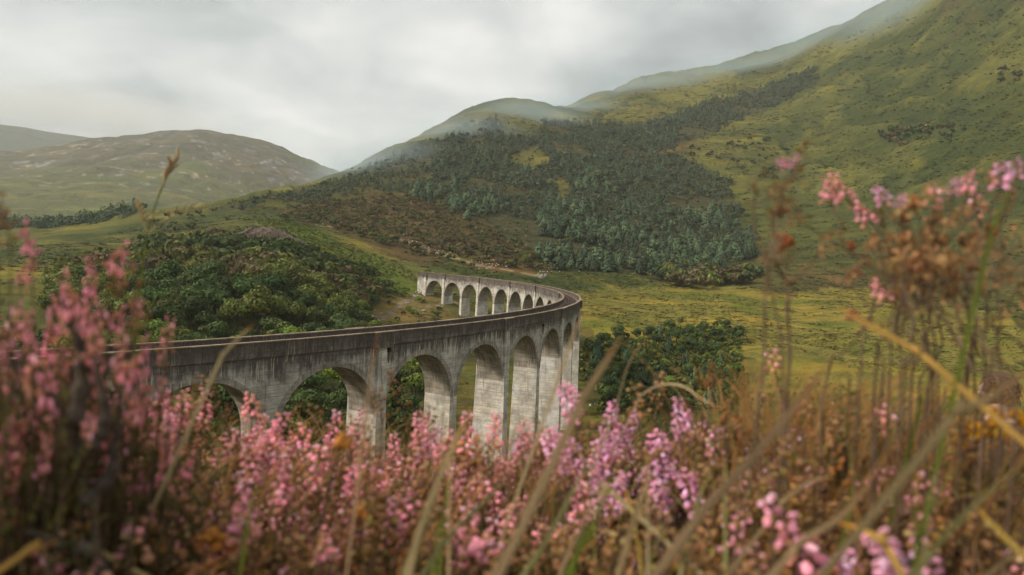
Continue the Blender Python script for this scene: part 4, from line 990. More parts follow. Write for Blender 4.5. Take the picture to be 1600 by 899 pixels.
crowd(34, [(-82, 515), (-68, 500), (-52, 488), (-37, 478)], 2.0, mixw, 'on the upper footpath beyond the viaduct', 'people along the upper footpath')
crowd(52, [(-27, 474), (-14, 467), (2, 470)], 4.2, {'white': 6, 'red': 2, 'pink': 4, 'cream': 4, 'pale blue': 2, 'dark': 3, 'orange': 2}, 'in the crowd above the viaduct', 'crowd at the viewpoint')
crowd(11, [(16, 462), (28, 466)], 1.6, mixw, 'by the boulders behind the bend', 'people beside the boulders')
crowd(7, [(-53.5, 374), (-50, 374.5)], 1.1, {'white': 5, 'cream': 2, 'dark': 1}, 'on the bank below the last arch', 'people on the bank below the far arches')
for x, y, c, pl in ((-61.3, 296.6, 'white', 'at the lower end of the bank path'), (-60.0, 297.6, 'cream', 'second at the lower end of the bank path'), (-31.5, 366.5, 'pale blue', 'under the second far arch of the viaduct'), (-146, 507, 'white', 'alone on the path right of the rocky mound'), (33, 470.5, 'white', 'alone on the slope between boulders and plantation'), (47.5, 478, 'cream', 'at the plantation foot, furthest right'), (-1.5, 512, 'yellow', 'above the crowd under the plantation'), (-32, 520, 'white', 'alone among the bushes above the crowd'), (-56, 520, 'pale blue', 'among the bushes above the upper footpath'), (25, 198, 'white', 'on the valley floor beside the tall piers'), (26.5, 203, 'dark', 'behind another beside the tall piers')):
    person(x, y, c, pl, None)

# the walker just over the brow, seen from behind over the heather
M_JACKET = plain('dull_jacket', (0.16, 0.12, 0.10), 0.9, 0.2, 15)
wx_, wy_, wz_ = 2.949, 3.976, 38.20
walker = tag(empty('person', (wx_, wy_, wz_), math.radians(178), 1.035), 'person with brown hair just below the brow at the right, mostly hidden by heather', 'person')
me = figure(((0.28, 0.05, 1.14), (0.25, -0.10, 0.92)), 2, fingers=True)
for i, q in enumerate((M_JACKET, M_TROUSER, M_SKIN, M_SKIN)): me.materials[i] = q
put('body', me, walker)
def head_mesh():
    V, T, Q = blob((0, 0, 0), (0.077, 0.098, 0.118), 1, 28, 22); V = V.copy()
    f = -V[:, 1] / 0.098; z = V[:, 2]
    jaw = np.clip((-z - 0.02) / 0.1, 0, 1); V[:, 0] *= 1 - 0.32 * jaw; V[:, 1] += np.where(f < 0, -0.035 * jaw, 0.006 * jaw)
    for sx in (-1, 1):
        e = np.exp(-(((V[:, 0] - sx * 0.031) / 0.014) ** 2 + ((z - 0.004) / 0.011) ** 2)) * (f > 0.3); V[:, 1] += 0.010 * e            # eye sockets
        e = np.exp(-(((V[:, 0] - sx * 0.031) / 0.022) ** 2 + ((z - 0.026) / 0.008) ** 2)) * (f > 0.3); V[:, 1] -= 0.005 * e           # brows
        e = np.exp(-(((V[:, 1] - 0.012) / 0.016) ** 2 + ((z + 0.008) / 0.028) ** 2)) * (np.sign(V[:, 0]) == sx) * (abs(V[:, 0]) > 0.05); V[:, 0] += sx * 0.017 * e   # ears
    e = np.exp(-((V[:, 0] / 0.012) ** 2)) * np.clip(1 - abs(z + 0.022) / 0.036, 0, 1) * (f > 0.4); V[:, 1] -= 0.024 * e                # nose
    e = np.exp(-((V[:, 0] / 0.022) ** 2 + ((z + 0.062) / 0.006) ** 2)) * (f > 0.3); V[:, 1] -= 0.006 * e                                # lips
    return mesh_np('head', V, [(T, 0), (Q, 0)], [M_SKIN], np.ones(len(V)), smooth=True)
head = put('head', head_mesh(), walker, (0, -0.015, 1.645), (0.12, 0, 0.45))
g = Geo(); r_h = np.random.default_rng(77)
V, T, Q = blob((0, 0.012, 0.016), (0.087, 0.100, 0.116), 3, 28, 20); V = V.copy()
cut = (V[:, 1] < -0.045) & (V[:, 2] < 0.07); V[cut] *= (0.80, 0.62, 0.9); low_ = V[:, 2] < -0.06; V[low_] *= (0.7, 0.75, 0.85)
V *= (1 + 0.05 * fbm(V[:, 0] * 60, V[:, 1] * 60 + V[:, 2] * 30, 5, 3))[:, None]; g.add(V, T, Q)
for k in range(420):
    d = rand_dirs(1, r_h)[0]
    if d[1] < -0.35 and d[2] < 0.5: continue
    if d[2] < -0.55: continue
    p = np.array((0, 0.012, 0.016)) + d * (0.085, 0.099, 0.115); dn = np.array((d[0] * 0.3, 0.5 + 0.2 * d[1], -0.9)) ; dn = dn - d * (dn @ d) * 0.8; dn /= np.linalg.norm(dn)
    ln = r_h.uniform(0.025, 0.06); w_ = np.cross(d, dn) * 0.0022
    g.add(np.array([p - w_, p + w_, p + dn * ln * 0.6 + d * 0.006 + w_ * 0.6, p + dn * ln + d * (0.004 + 0.006 * r_h.random())]), tris=[(0, 1, 2), (0, 2, 3)])
put('hair', g.mesh('hair', [M_HAIR]), head)
for sx in (-1, 1):
    V, T, Q = blob((sx * 0.030, -0.081, 0.004), 0.0115, 1, 8, 6); g = Geo(); g.add(V, T, Q); put('eye', g.mesh('eye', [plain('eye_white', (0.6, 0.58, 0.55), 0.2, 0.05)]), head)

# ---------------------------------------------------------------- heather in front of the camera
M_STEM = plain('heather_stem', (0.13, 0.085, 0.055), 0.9, 0.35, 40)
M_WOOD = plain('heather_wood', (0.085, 0.066, 0.052), 0.95, 0.4, 50)
M_LEAF = leaf_material('heather_leaves', (0.115, 0.108, 0.030), 0.45, 0.35)
M_DRYLEAF = leaf_material('dry_heather_leaves', (0.34, 0.20, 0.082), 0.4, 0.35)
M_PINK = leaf_material('pink_florets', (0.93, 0.43, 0.51), 0.14, 0.35)
M_LILAC = leaf_material('lilac_florets', (0.90, 0.45, 0.62), 0.13, 0.35)
M_BROWN = leaf_material('brown_florets', (0.34, 0.18, 0.085), 0.3, 0.3)
M_RUST = leaf_material('rusty_florets', (0.36, 0.135, 0.045), 0.2, 0.3)
M_STRAW = leaf_material('straw', (0.55, 0.42, 0.23), 0.2, 0.3)
M_TAN = leaf_material('tan_grass', (0.50, 0.36, 0.19), 0.2, 0.35)
M_GOLD = leaf_material('golden_grass', (0.52, 0.33, 0.08), 0.2, 0.35)
M_GRASS = leaf_material('green_grass', (0.21, 0.25, 0.04), 0.2, 0.4)
M_GREYGRASS = leaf_material('grey_green_grass', (0.30, 0.28, 0.115), 0.2, 0.35)
M_YELLOW = leaf_material('yellow_florets', (0.80, 0.42, 0.02), 0.1, 0.3)
M_ORANGE = leaf_material('orange_florets', (0.62, 0.27, 0.06), 0.2, 0.3)
def spike_mesh(name, seed, mat, n=20, ln=0.05, r0=0.0060, fl=0.0027, faded=0.25, bare=0.0):
    """flower spike along +Z from the origin: bell florets drooping round a thin axis"""
    r = np.random.default_rng(seed); g = Geo()
    for i in range(n):
        t = (i + 0.5) / n; az = i * 2.4 + r.uniform(-0.4, 0.4); rad = r0 * (1.15 - 0.55 * t) * r.uniform(0.4, 1.7)
        if r.random() < bare: continue
        s_ = fl * r.uniform(0.7, 1.25) * (1.1 - 0.45 * t)
        V, T, Q = blob((0, 0, 0), (s_, s_, s_ * 1.45), i, 5, 4)
        dr = np.array([math.cos(az), math.sin(az), -0.6 + 0.5 * r.random()]); dr /= np.linalg.norm(dr); zax = dr; xax = np.cross(zax, (0.1, 0.2, 1)); xax /= np.linalg.norm(xax); yax = np.cross(zax, xax)
        V = V[:, :1] * xax + V[:, 1:2] * yax + V[:, 2:] * zax + np.array([math.cos(az) * rad, math.sin(az) * rad, t * ln]) + dr * s_ * 0.6
        old = r.random() < faded * (1.5 - t)
        tn = np.array([0.92, 1.02, 0.60]) * r.uniform(0.6, 1.0) if old else np.array([1, 1, 1]) * r.uniform(0.75, 1.3)
        if r.random() < 0.2: tn = tn * np.array([1.05, 1.4, 1.35])
        g.add(V, T, Q, tint=tn)
    V, T, Q = tube([(0, 0, -0.012), (0, 0, ln * 0.98)], [0.0009, 0.0005], 3, False); g.add(V, T, Q, tint=0.8, mat=1)
    # small green bracts
    m__ = 12; cen = np.stack([r.normal(0, 0.002, m__), r.normal(0, 0.002, m__), r.uniform(-0.01, ln, m__)], 1); a = rand_dirs(m__, r) * 0.0035; b = np.cross(a, rand_dirs(m__, r)) * 0.3
    V, T = cards(cen, a, b); g.add(V, T, tint=1.0, mat=2)
    return g.mesh(name, [mat, M_STEM, M_LEAF])
SPK = {'pink': [spike_mesh('flower_spike', 500 + i, M_PINK, n, l, faded=fd) for i, (n, l, fd) in enumerate(((24, 0.044, 0.25), (17, 0.034, 0.4), (30, 0.054, 0.2), (13, 0.028, 0.45)))],
       'lilac': [spike_mesh('flower_spike', 520 + i, M_LILAC, n, l, faded=0.15) for i, (n, l) in enumerate(((28, 0.044), (21, 0.036), (34, 0.052), (17, 0.028)))],
       'brown': [spike_mesh('dry_flower_spike', 540 + i, M_BROWN, n, l, faded=0.4, bare=0.2) for i, (n, l) in enumerate(((18, 0.050), (14, 0.040), (22, 0.060)))],
       'rust': [spike_mesh('dry_flower_spike', 560 + i, M_RUST, n, l, faded=0.3, bare=0.15) for i, (n, l) in enumerate(((16, 0.040), (12, 0.032)))]}
def head_flower(name, seed, mat, n=16, rad=0.0085, fl=0.0034):
    r = np.random.default_rng(seed); g = Geo()
    for i in range(n):
        d = rand_dirs(1, r)[0]; d[2] = d[2] * 0.9 + 0.2; s_ = fl * r.uniform(0.75, 1.2); V, T, Q = blob(np.array(d) * rad * r.uniform(0.5, 1.0) + (0, 0, rad * 0.6), (s_, s_, s_ * 1.3), i, 5, 4); g.add(V, T, Q, tint=r.uniform(0.75, 1.3))
    return g.mesh(name, [mat])
HEADS = {'pink': [head_flower('flower_head', 600 + i, M_PINK, 11 + 3 * i, 0.0060, 0.0030) for i in range(2)], 'lilac': [head_flower('flower_head', 610 + i, M_LILAC, 13 + 3 * i, 0.0066, 0.0030) for i in range(2)],
         'brown': [head_flower('dry_flower_head', 620 + i, M_BROWN, 9, 0.0062, 0.0022) for i in range(2)], 'rust': [head_flower('dry_flower_head', 630 + i, M_RUST, 9, 0.0058, 0.0024) for i in range(2)]}
def plant_proto(seed, n_stem=13, rad=0.27, leaf_n=85, leaf=0.011, lo=0.25):
    """height 1: stems fanning from one root, with twigs and tiny leaves; returns stem geometry, leaf geometry, tips"""
    r = np.random.default_rng(seed); gs = Geo(); gl = Geo(); tips = []
    for i in range(n_stem):
        az = r.uniform(0, 6.28); k = math.sqrt(r.random()); top = np.array([math.cos(az) * rad * k, math.sin(az) * rad * k, (1 - 0.30 * k * r.random()) * r.uniform(0.80, 1.0) if i else 0.99])
        P = spline([(r.normal() * 0.02, r.normal() * 0.02, -0.12), top * (0.25, 0.25, 0.3) + r.normal(0, 0.015, 3), top * (0.75, 0.75, 0.65) + r.normal(0, 0.02, 3), top], 9)
        V, T, Q = tube(P, np.linspace(0.0075, 0.0022, 9), 4, False); gs.add(V, T, Q); tips.append((P[-1], P[-1] - P[-3]))
        lines = [P]
        for q in range(3):
            j = r.integers(3, 7); d = rand_dirs(1, r)[0]; d[2] = abs(d[2]) + 0.9; d /= np.linalg.norm(d); e = P[j] + d * r.uniform(0.12, 0.26); e[2] = min(e[2], 0.98)
            B = spline([P[j], (P[j] + e) / 2 + r.normal(0, 0.01, 3), e], 5); V, T, Q = tube(B, np.linspace(0.0035, 0.0016, 5), 3, False); gs.add(V, T, Q); lines.append(B)
            if q == 0: tips.append((B[-1], B[-1] - B[-2]))
        for Ln in lines:
            m__ = leaf_n if Ln is P else leaf_n // 3; t = r.uniform(lo if Ln is P else 0.2, 0.98, m__) * (len(Ln) - 1); i0 = np.minimum(t.astype(int), len(Ln) - 2); f = (t - i0)[:, None]; cen = Ln[i0] * (1 - f) + Ln[i0 + 1] * f
            d = rand_dirs(m__, r); d[:, 2] = np.abs(d[:, 2]) * 0.8; a = d * leaf * r.uniform(0.6, 1.3, m__)[:, None]; b = np.cross(a, rand_dirs(m__, r)) * 0.32
            V, T = cards(cen + a * 0.9, a, b); gl.add(V, T, tint=np.repeat(r.uniform(0.6, 1.45, m__), 4))
    return gs, gl, tips
PL = {}
for kind, leafm, ns in (('pink', M_LEAF, 10), ('lilac', M_LEAF, 11), ('green', M_LEAF, 14), ('dry', M_DRYLEAF, 13), ('seed', M_DRYLEAF, 10)):
    for vv in range(3):
        gs, gl, tips = plant_proto(700 + vv + 10 * len(PL), ns, 0.26, 130 if kind == 'green' else 80, 0.013)
        PL[kind, vv] = (gs.mesh('stems', [M_STEM]), gl.mesh('foliage', [leafm]), tips)
def spike_on(parent, tip, d, h, kind, sc):
    d = np.array(d) / (np.linalg.norm(d) + 1e-9) + nrng.normal(0, 0.30 if kind != 'bush' else 0.5, 3); q = Vector(d).to_track_quat('Z', 'Y'); lst = SPK[kind]
    if parent.name.startswith('branch'): lst = lst[1::2] or lst
    o = put(lst[0].name.split('.')[0], lst[rng.randrange(len(lst))], parent, tip, q.to_euler(), sc / h); return o
def heather(kind, x, y, h, wd, parent=None):
    h = max(0.15, h - ((0.040 if kind in ('pink', 'lilac') else 0.02) if parent is None else 0.012))
    vv = rng.randrange(3); gs, gl, tips = PL[kind, vv]; z = float(ground_z(x, y))
    if parent is None: e = empty('heather', (x, y, z), rng.uniform(0, 6.28), h); st = put('stems', gs, e); holder = e; put('foliage', gl, e)
    else: e = st = put('branch', gs, parent, (x - parent.location.x, y - parent.location.y, z - parent.location.z), (0, 0, rng.uniform(0, 6.28)), ((h * 0.95,) * 2 + (h,)) if kind == 'green' else (h * 0.42, h * 0.42, h)); put('foliage', gl, st)
    for tip, d in tips:
        f = rng.random()
        if tip[2] < (0.74 if parent is None else 0.55) and f > (0.22 if parent is None else 0.6): continue
        if kind in ('pink', 'lilac'): kk = kind if f < (0.62 if parent is not None else 0.52) else ('brown' if f < 0.80 else None)
        elif kind == 'green': kk = 'pink' if f < 0.10 else None
        elif kind == 'dry': kk = 'brown' if f < 0.5 else ('rust' if f < 0.68 else ('pink' if f < 0.73 else None))
        else: kk = 'brown' if f < 0.4 else None
        if kk: spike_on(e, tip, np.array(d) / (np.linalg.norm(d) + 1e-9) + (nrng.normal(0, 0.45, 3) if parent is not None else 0), h, kk, rng.uniform(0.85, 1.3))
    return e
FG_PLANTS = [["pink",-0.345,0.491,0.561,0.8],["pink",-0.343,0.468,0.535,0.8],["pink",-0.339,0.446,0.542,0.8],["pink",-0.351,0.523,0.536,0.8],["pink",-0.333,0.523,0.52,0.8],["pink",-0.396,0.528,0.511,0.8],["pink",-0.387,0.559,0.514,0.8],["pink",-0.32,0.531,0.516,0.8],["pink",-0.317,0.556,0.485,0.8],["pink",-0.362,0.453,0.524,0.8],["pink",-0.328,0.502,0.485,0.8],["pink",-0.347,0.489,0.48,0.8],["pink",-0.34,0.445,0.484,0.8],["pink",-0.337,0.613,0.458,0.8],["pink",-0.343,0.564,0.475,0.8],["pink",-0.321,0.471,0.461,0.8],["green",-0.412,0.566,0.449,1.0],["green",-0.341,0.518,0.44,1.0],["green",-0.342,0.588,0.436,1.0],["green",-0.358,0.659,0.401,1.0],["green",-0.358,0.481,0.415,1.0],["green",-0.316,0.51,0.401,1.0],["green",-0.328,0.479,0.382,1.0],["pink",-0.453,0.846,0.404,1.0],["pink",-0.437,0.875,0.39,1.0],["pink",-0.415,0.896,0.36,1.0],["pink",-0.396,0.93,0.338,1.0],["pink",-0.348,0.914,0.316,1.0],["pink",-0.323,0.954,0.325,1.0],["pink",-0.25,0.828,0.362,1.0],["pink",-0.236,0.904,0.328,1.0],["pink",-0.22,0.987,0.331,1.0],["pink",-0.18,0.947,0.362,1.0],["pink",-0.153,0.992,0.322,1.0],["pink",-0.105,0.872,0.324,1.0],["pink",-0.08,0.932,0.309,1.0],["pink",-0.048,0.898,0.343,1.0],["pink",-0.014,0.947,0.325,1.0],["pink",0.024,0.952,0.304,1.0],["pink",0.051,0.861,0.326,1.0],["pink",0.086,0.891,0.345,1.0],["lilac",0.112,0.852,0.402,0.9],["lilac",0.153,0.936,0.398,0.9],["lilac",0.183,0.909,0.386,0.9],["lilac",0.196,0.819,0.397,0.9],["lilac",0.245,0.899,0.412,0.9],["lilac",0.247,0.802,0.382,0.9],["lilac",0.29,0.859,0.375,0.9],["lilac",0.292,0.785,0.416,0.9],["lilac",0.172,0.802,0.333,0.9],["lilac",0.248,0.909,0.33,0.9],["lilac",0.131,0.839,0.332,0.9],["pink",-0.319,0.639,0.311,0.9],["green",-0.298,0.638,0.321,0.9],["green",-0.298,0.728,0.287,0.9],["pink",-0.245,0.653,0.34,0.9],["pink",-0.21,0.647,0.319,0.9],["pink",-0.206,0.751,0.314,0.9],["pink",-0.167,0.746,0.303,0.9],["pink",-0.114,0.761,0.322,0.9],["green",-0.096,0.718,0.288,0.9],["pink",-0.061,0.699,0.33,0.9],["green",-0.021,0.791,0.275,0.9],["green",0.021,0.743,0.31,0.9],["green",0.054,0.774,0.283,0.9],["dry",-0.285,0.516,0.295,0.9],["dry",-0.255,0.538,0.311,0.9],["dry",-0.225,0.569,0.292,0.9],["dry",-0.216,0.605,0.269,0.9],["dry",-0.152,0.565,0.304,0.9],["seed",-0.145,0.597,0.268,0.9],["dry",-0.095,0.578,0.286,0.9],["green",-0.054,0.598,0.284,0.9],["dry",-0.02,0.59,0.266,0.9],["seed",0.01,0.622,0.294,0.9],["dry",0.056,0.663,0.239,0.9],["seed",0.1,0.604,0.274,0.9],["dry",0.117,0.583,0.294,0.9],["seed",0.163,0.575,0.293,0.9],["seed",0.205,0.595,0.308,0.9],["dry",0.218,0.576,0.286,0.9],["lilac",-0.215,0.451,0.311,0.5],["lilac",0.219,0.472,0.336,0.5],["lilac",0.204,0.457,0.307,0.5],["pink",0.402,0.692,0.369,0.5],["pink",0.488,0.815,0.386,0.5],["lilac",0.315,0.451,0.321,0.5],["pink",-0.221,0.504,0.323,0.5],["pink",-0.181,0.53,0.307,0.5],["dry",0.302,0.785,0.423,1.0],["dry",0.256,0.652,0.314,0.9],["dry",0.36,0.85,0.38,1.0],["dry",0.254,0.567,0.349,0.9],["dry",0.406,0.842,0.413,1.0],["dry",0.272,0.574,0.353,0.9],["dry",0.392,0.756,0.399,1.0],["dry",0.327,0.633,0.343,0.9],["dry",0.398,0.71,0.39,1.0],["dry",0.323,0.557,0.353,0.9],["dry",0.502,0.837,0.442,1.0],["dry",0.363,0.601,0.352,0.9],["dry",0.494,0.769,0.449,1.0],["dry",0.391,0.596,0.344,0.9],["dry",0.482,0.689,0.383,1.0],["dry",0.365,0.517,0.349,0.9],["dry",0.541,0.716,0.412,1.0],["dry",0.414,0.553,0.38,0.9],["dry",0.6,0.771,0.4,1.0],["dry",0.443,0.551,0.388,0.9],["green",0.327,0.73,0.446,0.9],["green",0.389,0.756,0.466,0.9],["green",0.403,0.691,0.45,0.9],["green",0.474,0.718,0.462,0.9]]
bush = tag(empty('heather_bush', (-0.31, 0.46, float(ground_z(np.array([-0.31]), np.array([0.46]))[0]))), 'tall old pink heather bush with a twisted dark trunk at the left edge', 'heather')
for pts in [[[-0.279,0.474,40.238],[-0.287,0.469,40.287],[-0.293,0.466,40.32],[-0.295,0.464,40.352],[-0.299,0.462,40.38]],[[-0.293,0.466,40.32],[-0.28,0.473,40.341],[-0.279,0.474,40.364],[-0.273,0.478,40.396],[-0.268,0.48,40.423]],[[-0.306,0.481,40.347],[-0.316,0.474,40.38],[-0.329,0.465,40.404],[-0.336,0.461,40.441],[-0.339,0.458,40.48]],[[-0.304,0.47,40.377],[-0.302,0.472,40.423],[-0.314,0.464,40.464],[-0.322,0.458,40.525]],[[-0.282,0.461,40.29],[-0.301,0.449,40.299],[-0.315,0.438,40.311],[-0.323,0.432,40.3]],[[-0.292,0.466,40.361],[-0.284,0.471,40.383],[-0.29,0.467,40.424],[-0.287,0.469,40.474]]]:
    P = spline(pts, 26)[:18] - np.array(bush.location); V, T, Q = tube(P, np.linspace(0.0070, 0.0011, 18) * (1 + 0.25 * np.sin(np.arange(18) * 1.9)), 7); g = Geo(); g.add(V, T, Q); put('trunk_limb', g.mesh('trunk_limb', [M_WOOD], True), bush)
HL = {'pink': ('pink heather in the flowering band in front of the viaduct arches', 'pink heather of the flowering band'),
      'lilac': ('lilac-pink heather in bright bloom just right of the tall piers', 'lilac heather right of the piers'),
      'green': ('olive leafy heather with few flowers among the blooming plants', 'leafy heather in the foreground'),
      'dry': ('brown withered heather in the dark right-hand foreground', 'withered heather in the foreground'),
      'seed': ('thin seeded heather with brown tips low in the foreground', 'seeded heather in the foreground')}
for i, (kind, x, y, h, wd) in enumerate(FG_PLANTS):
    if i < 23: heather(kind, x, y, h, wd, bush); continue
    e = heather(kind, x, y, h, wd)
    lab, grp = HL[kind]; azd = math.degrees(math.atan2(x, y)); near = math.hypot(x, y) < 0.81
    if kind == 'pink' and azd <= 24:
        where = 'left of the first clear arch' if azd < -20 else ('before the first clear arch' if azd < -14 else ('before the light pilaster' if azd < -9 else ('before the third arch' if azd < -3 else 'before the tallest piers')))
        lab = 'pink heather ' + ('low ' if near else 'topping the band ') + where + ' of the viaduct'; grp = 'pink heather ' + ('low ' if near else 'at the top ') + where
    if kind == 'lilac': lab = 'lilac-pink heather in bright bloom ' + ('close to the last pier' if azd < 9.5 else ('midway between last pier and brown stalks' if azd < 15.5 else 'next to the brown stalks')) + ' right of the viaduct'; grp = lab
    if kind in ('green', 'seed'): lab += (' at left' if azd < -15 else (' in the middle' if azd < 12 else ' at right')); grp += (' at left' if azd < -15 else (' in the middle' if azd < 12 else ' at right'))
    if kind == 'dry' and azd >= 18: lab = 'brown withered heather ' + ('low ' if near else 'standing higher ') + ('right of the lilac heather' if azd < 28 else 'near the right edge'); grp = lab
    if kind in ('dry', 'pink', 'lilac'):
        az = math.degrees(math.atan2(x, y))
        if kind == 'dry' and az < 18: lab, grp = 'brown withered heather low in the middle foreground', 'withered heather in the middle foreground'
        if kind == 'lilac' and az < -15: lab, grp = 'small lilac heather sprig at the bottom edge left of centre', None
        if kind == 'lilac' and 20 < az < 28: lab, grp = 'small lilac heather sprig among dark stalks at the bottom right', 'lilac sprigs at the bottom right'
        if kind == 'lilac' and az >= 28: lab, grp = 'lilac heather tuft at the bottom edge far right', None
        if kind == 'pink' and az > 24: lab, grp = 'sparse pale pink heather among the brown stalks on the right', 'pale heather among the brown stalks'
    tag(e, lab, 'heather', grp)
# tall withered stems with single flower heads
TALL = [["brown",1.0,[[0.254,0.565,40.438],[0.24,0.571,40.513],[0.231,0.575,40.552],[0.229,0.576,40.563]]],["rust",1.3,[[0.238,0.529,40.442],[0.23,0.533,40.502],[0.224,0.535,40.53]]],["lilac",0.8,[[0.27,0.558,40.461],[0.233,0.574,40.563],[0.242,0.571,40.6]]],["brown",0.6,[[0.275,0.556,40.451],[0.272,0.557,40.563],[0.27,0.558,40.611]]],["pink",1.0193282962908075,[[0.399,0.609,40.392],[0.383,0.618,40.437],[0.373,0.625,40.484],[0.352,0.637,40.534],[0.323,0.652,40.585]]],["rust",0.8287907945816648,[[0.412,0.63,40.388],[0.399,0.639,40.438],[0.386,0.647,40.49],[0.362,0.66,40.513],[0.339,0.672,40.538]]],["lilac",0.9402081531446449,[[0.39,0.596,40.394],[0.379,0.603,40.445],[0.371,0.608,40.496],[0.359,0.615,40.538],[0.344,0.624,40.58]]],["pink",1.0755421395044626,[[0.428,0.654,40.384],[0.422,0.658,40.443],[0.409,0.666,40.503],[0.392,0.676,40.534],[0.368,0.689,40.566]]],["rust",0.9205529782021691,[[0.404,0.617,40.39],[0.393,0.624,40.449],[0.381,0.631,40.508],[0.38,0.632,40.537],[0.372,0.636,40.566]]],["brown",0.9172767280289545,[[0.435,0.664,40.382],[0.426,0.669,40.445],[0.419,0.673,40.509],[0.418,0.674,40.535],[0.416,0.675,40.561]]],["lilac",1.0255680520602957,[[0.393,0.6,40.393],[0.386,0.604,40.454],[0.381,0.608,40.514],[0.367,0.616,40.543],[0.358,0.622,40.573]]],["rust",0.9530985461588476,[[0.374,0.571,40.399],[0.369,0.573,40.456],[0.364,0.576,40.514],[0.357,0.581,40.543],[0.35,0.586,40.572]]],["lilac",0.8363324801657084,[[0.372,0.568,40.399],[0.368,0.57,40.454],[0.365,0.572,40.508],[0.366,0.572,40.546],[0.37,0.569,40.582]]],["pink",0.9304168688232064,[[0.391,0.597,40.394],[0.392,0.596,40.458],[0.389,0.598,40.521],[0.395,0.594,40.554],[0.399,0.592,40.586]]],["pink",1.1505998787024074,[[0.387,0.59,40.395],[0.389,0.589,40.453],[0.385,0.591,40.509],[0.38,0.595,40.542],[0.373,0.599,40.574]]],["pink",0.9973640808209615,[[0.436,0.667,40.382],[0.441,0.664,40.447],[0.444,0.662,40.511],[0.449,0.658,40.543],[0.454,0.655,40.574]]],["lilac",1.1419858214668848,[[0.391,0.597,40.394],[0.398,0.592,40.45],[0.406,0.587,40.504],[0.413,0.582,40.547],[0.417,0.579,40.59]]],["lilac",0.9203210815677211,[[0.418,0.639,40.386],[0.426,0.634,40.449],[0.438,0.626,40.511],[0.448,0.619,40.558],[0.456,0.612,40.604]]],["brown",0.9229953720919928,[[0.434,0.663,40.382],[0.442,0.658,40.441],[0.453,0.65,40.499],[0.457,0.647,40.543],[0.468,0.639,40.586]]],["brown",1.0640235382964809,[[0.363,0.555,40.401],[0.358,0.558,40.444],[0.348,0.565,40.486],[0.326,0.578,40.498],[0.307,0.588,40.511]]],["pink",0.8545760924422899,[[0.365,0.557,40.401],[0.362,0.559,40.438],[0.354,0.564,40.475],[0.339,0.573,40.482],[0.326,0.58,40.49]]],["brown",0.8973886934973393,[[0.405,0.618,40.39],[0.396,0.624,40.431],[0.388,0.628,40.472],[0.37,0.639,40.508],[0.352,0.649,40.544]]],["rust",1.1375655894123484,[[0.399,0.61,40.392],[0.396,0.612,40.441],[0.393,0.614,40.491],[0.389,0.616,40.518],[0.392,0.614,40.544]]],["brown",1.1969933196146232,[[0.399,0.61,40.392],[0.4,0.61,40.442],[0.397,0.611,40.492],[0.399,0.61,40.518],[0.405,0.606,40.545]]],["rust",1.158001110309896,[[0.429,0.655,40.384],[0.436,0.651,40.438],[0.442,0.647,40.492],[0.45,0.641,40.524],[0.453,0.639,40.555]]],["pink",1.083210919309025,[[0.383,0.585,40.396],[0.366,0.596,40.433],[0.355,0.603,40.473],[0.325,0.619,40.524],[0.299,0.633,40.577]]],["brown",0.9399058978588563,[[0.364,0.555,40.401],[0.364,0.555,40.444],[0.363,0.555,40.487],[0.355,0.561,40.503],[0.343,0.568,40.518]]],["brown",0.8011344589365212,[[0.372,0.568,40.399],[0.375,0.566,40.444],[0.375,0.565,40.487],[0.382,0.561,40.504],[0.385,0.559,40.52]]],["brown",1.0749682561921843,[[0.37,0.565,40.4],[0.355,0.574,40.43],[0.339,0.584,40.462],[0.327,0.591,40.466],[0.312,0.599,40.471]]],["brown",1.0379568325747304,[[0.424,0.647,40.385],[0.417,0.651,40.434],[0.415,0.653,40.484],[0.399,0.662,40.509],[0.384,0.671,40.534]]],["rust",1.1434771535149673,[[0.411,0.628,40.388],[0.407,0.631,40.44],[0.4,0.635,40.491],[0.394,0.639,40.518],[0.382,0.646,40.545]]]]
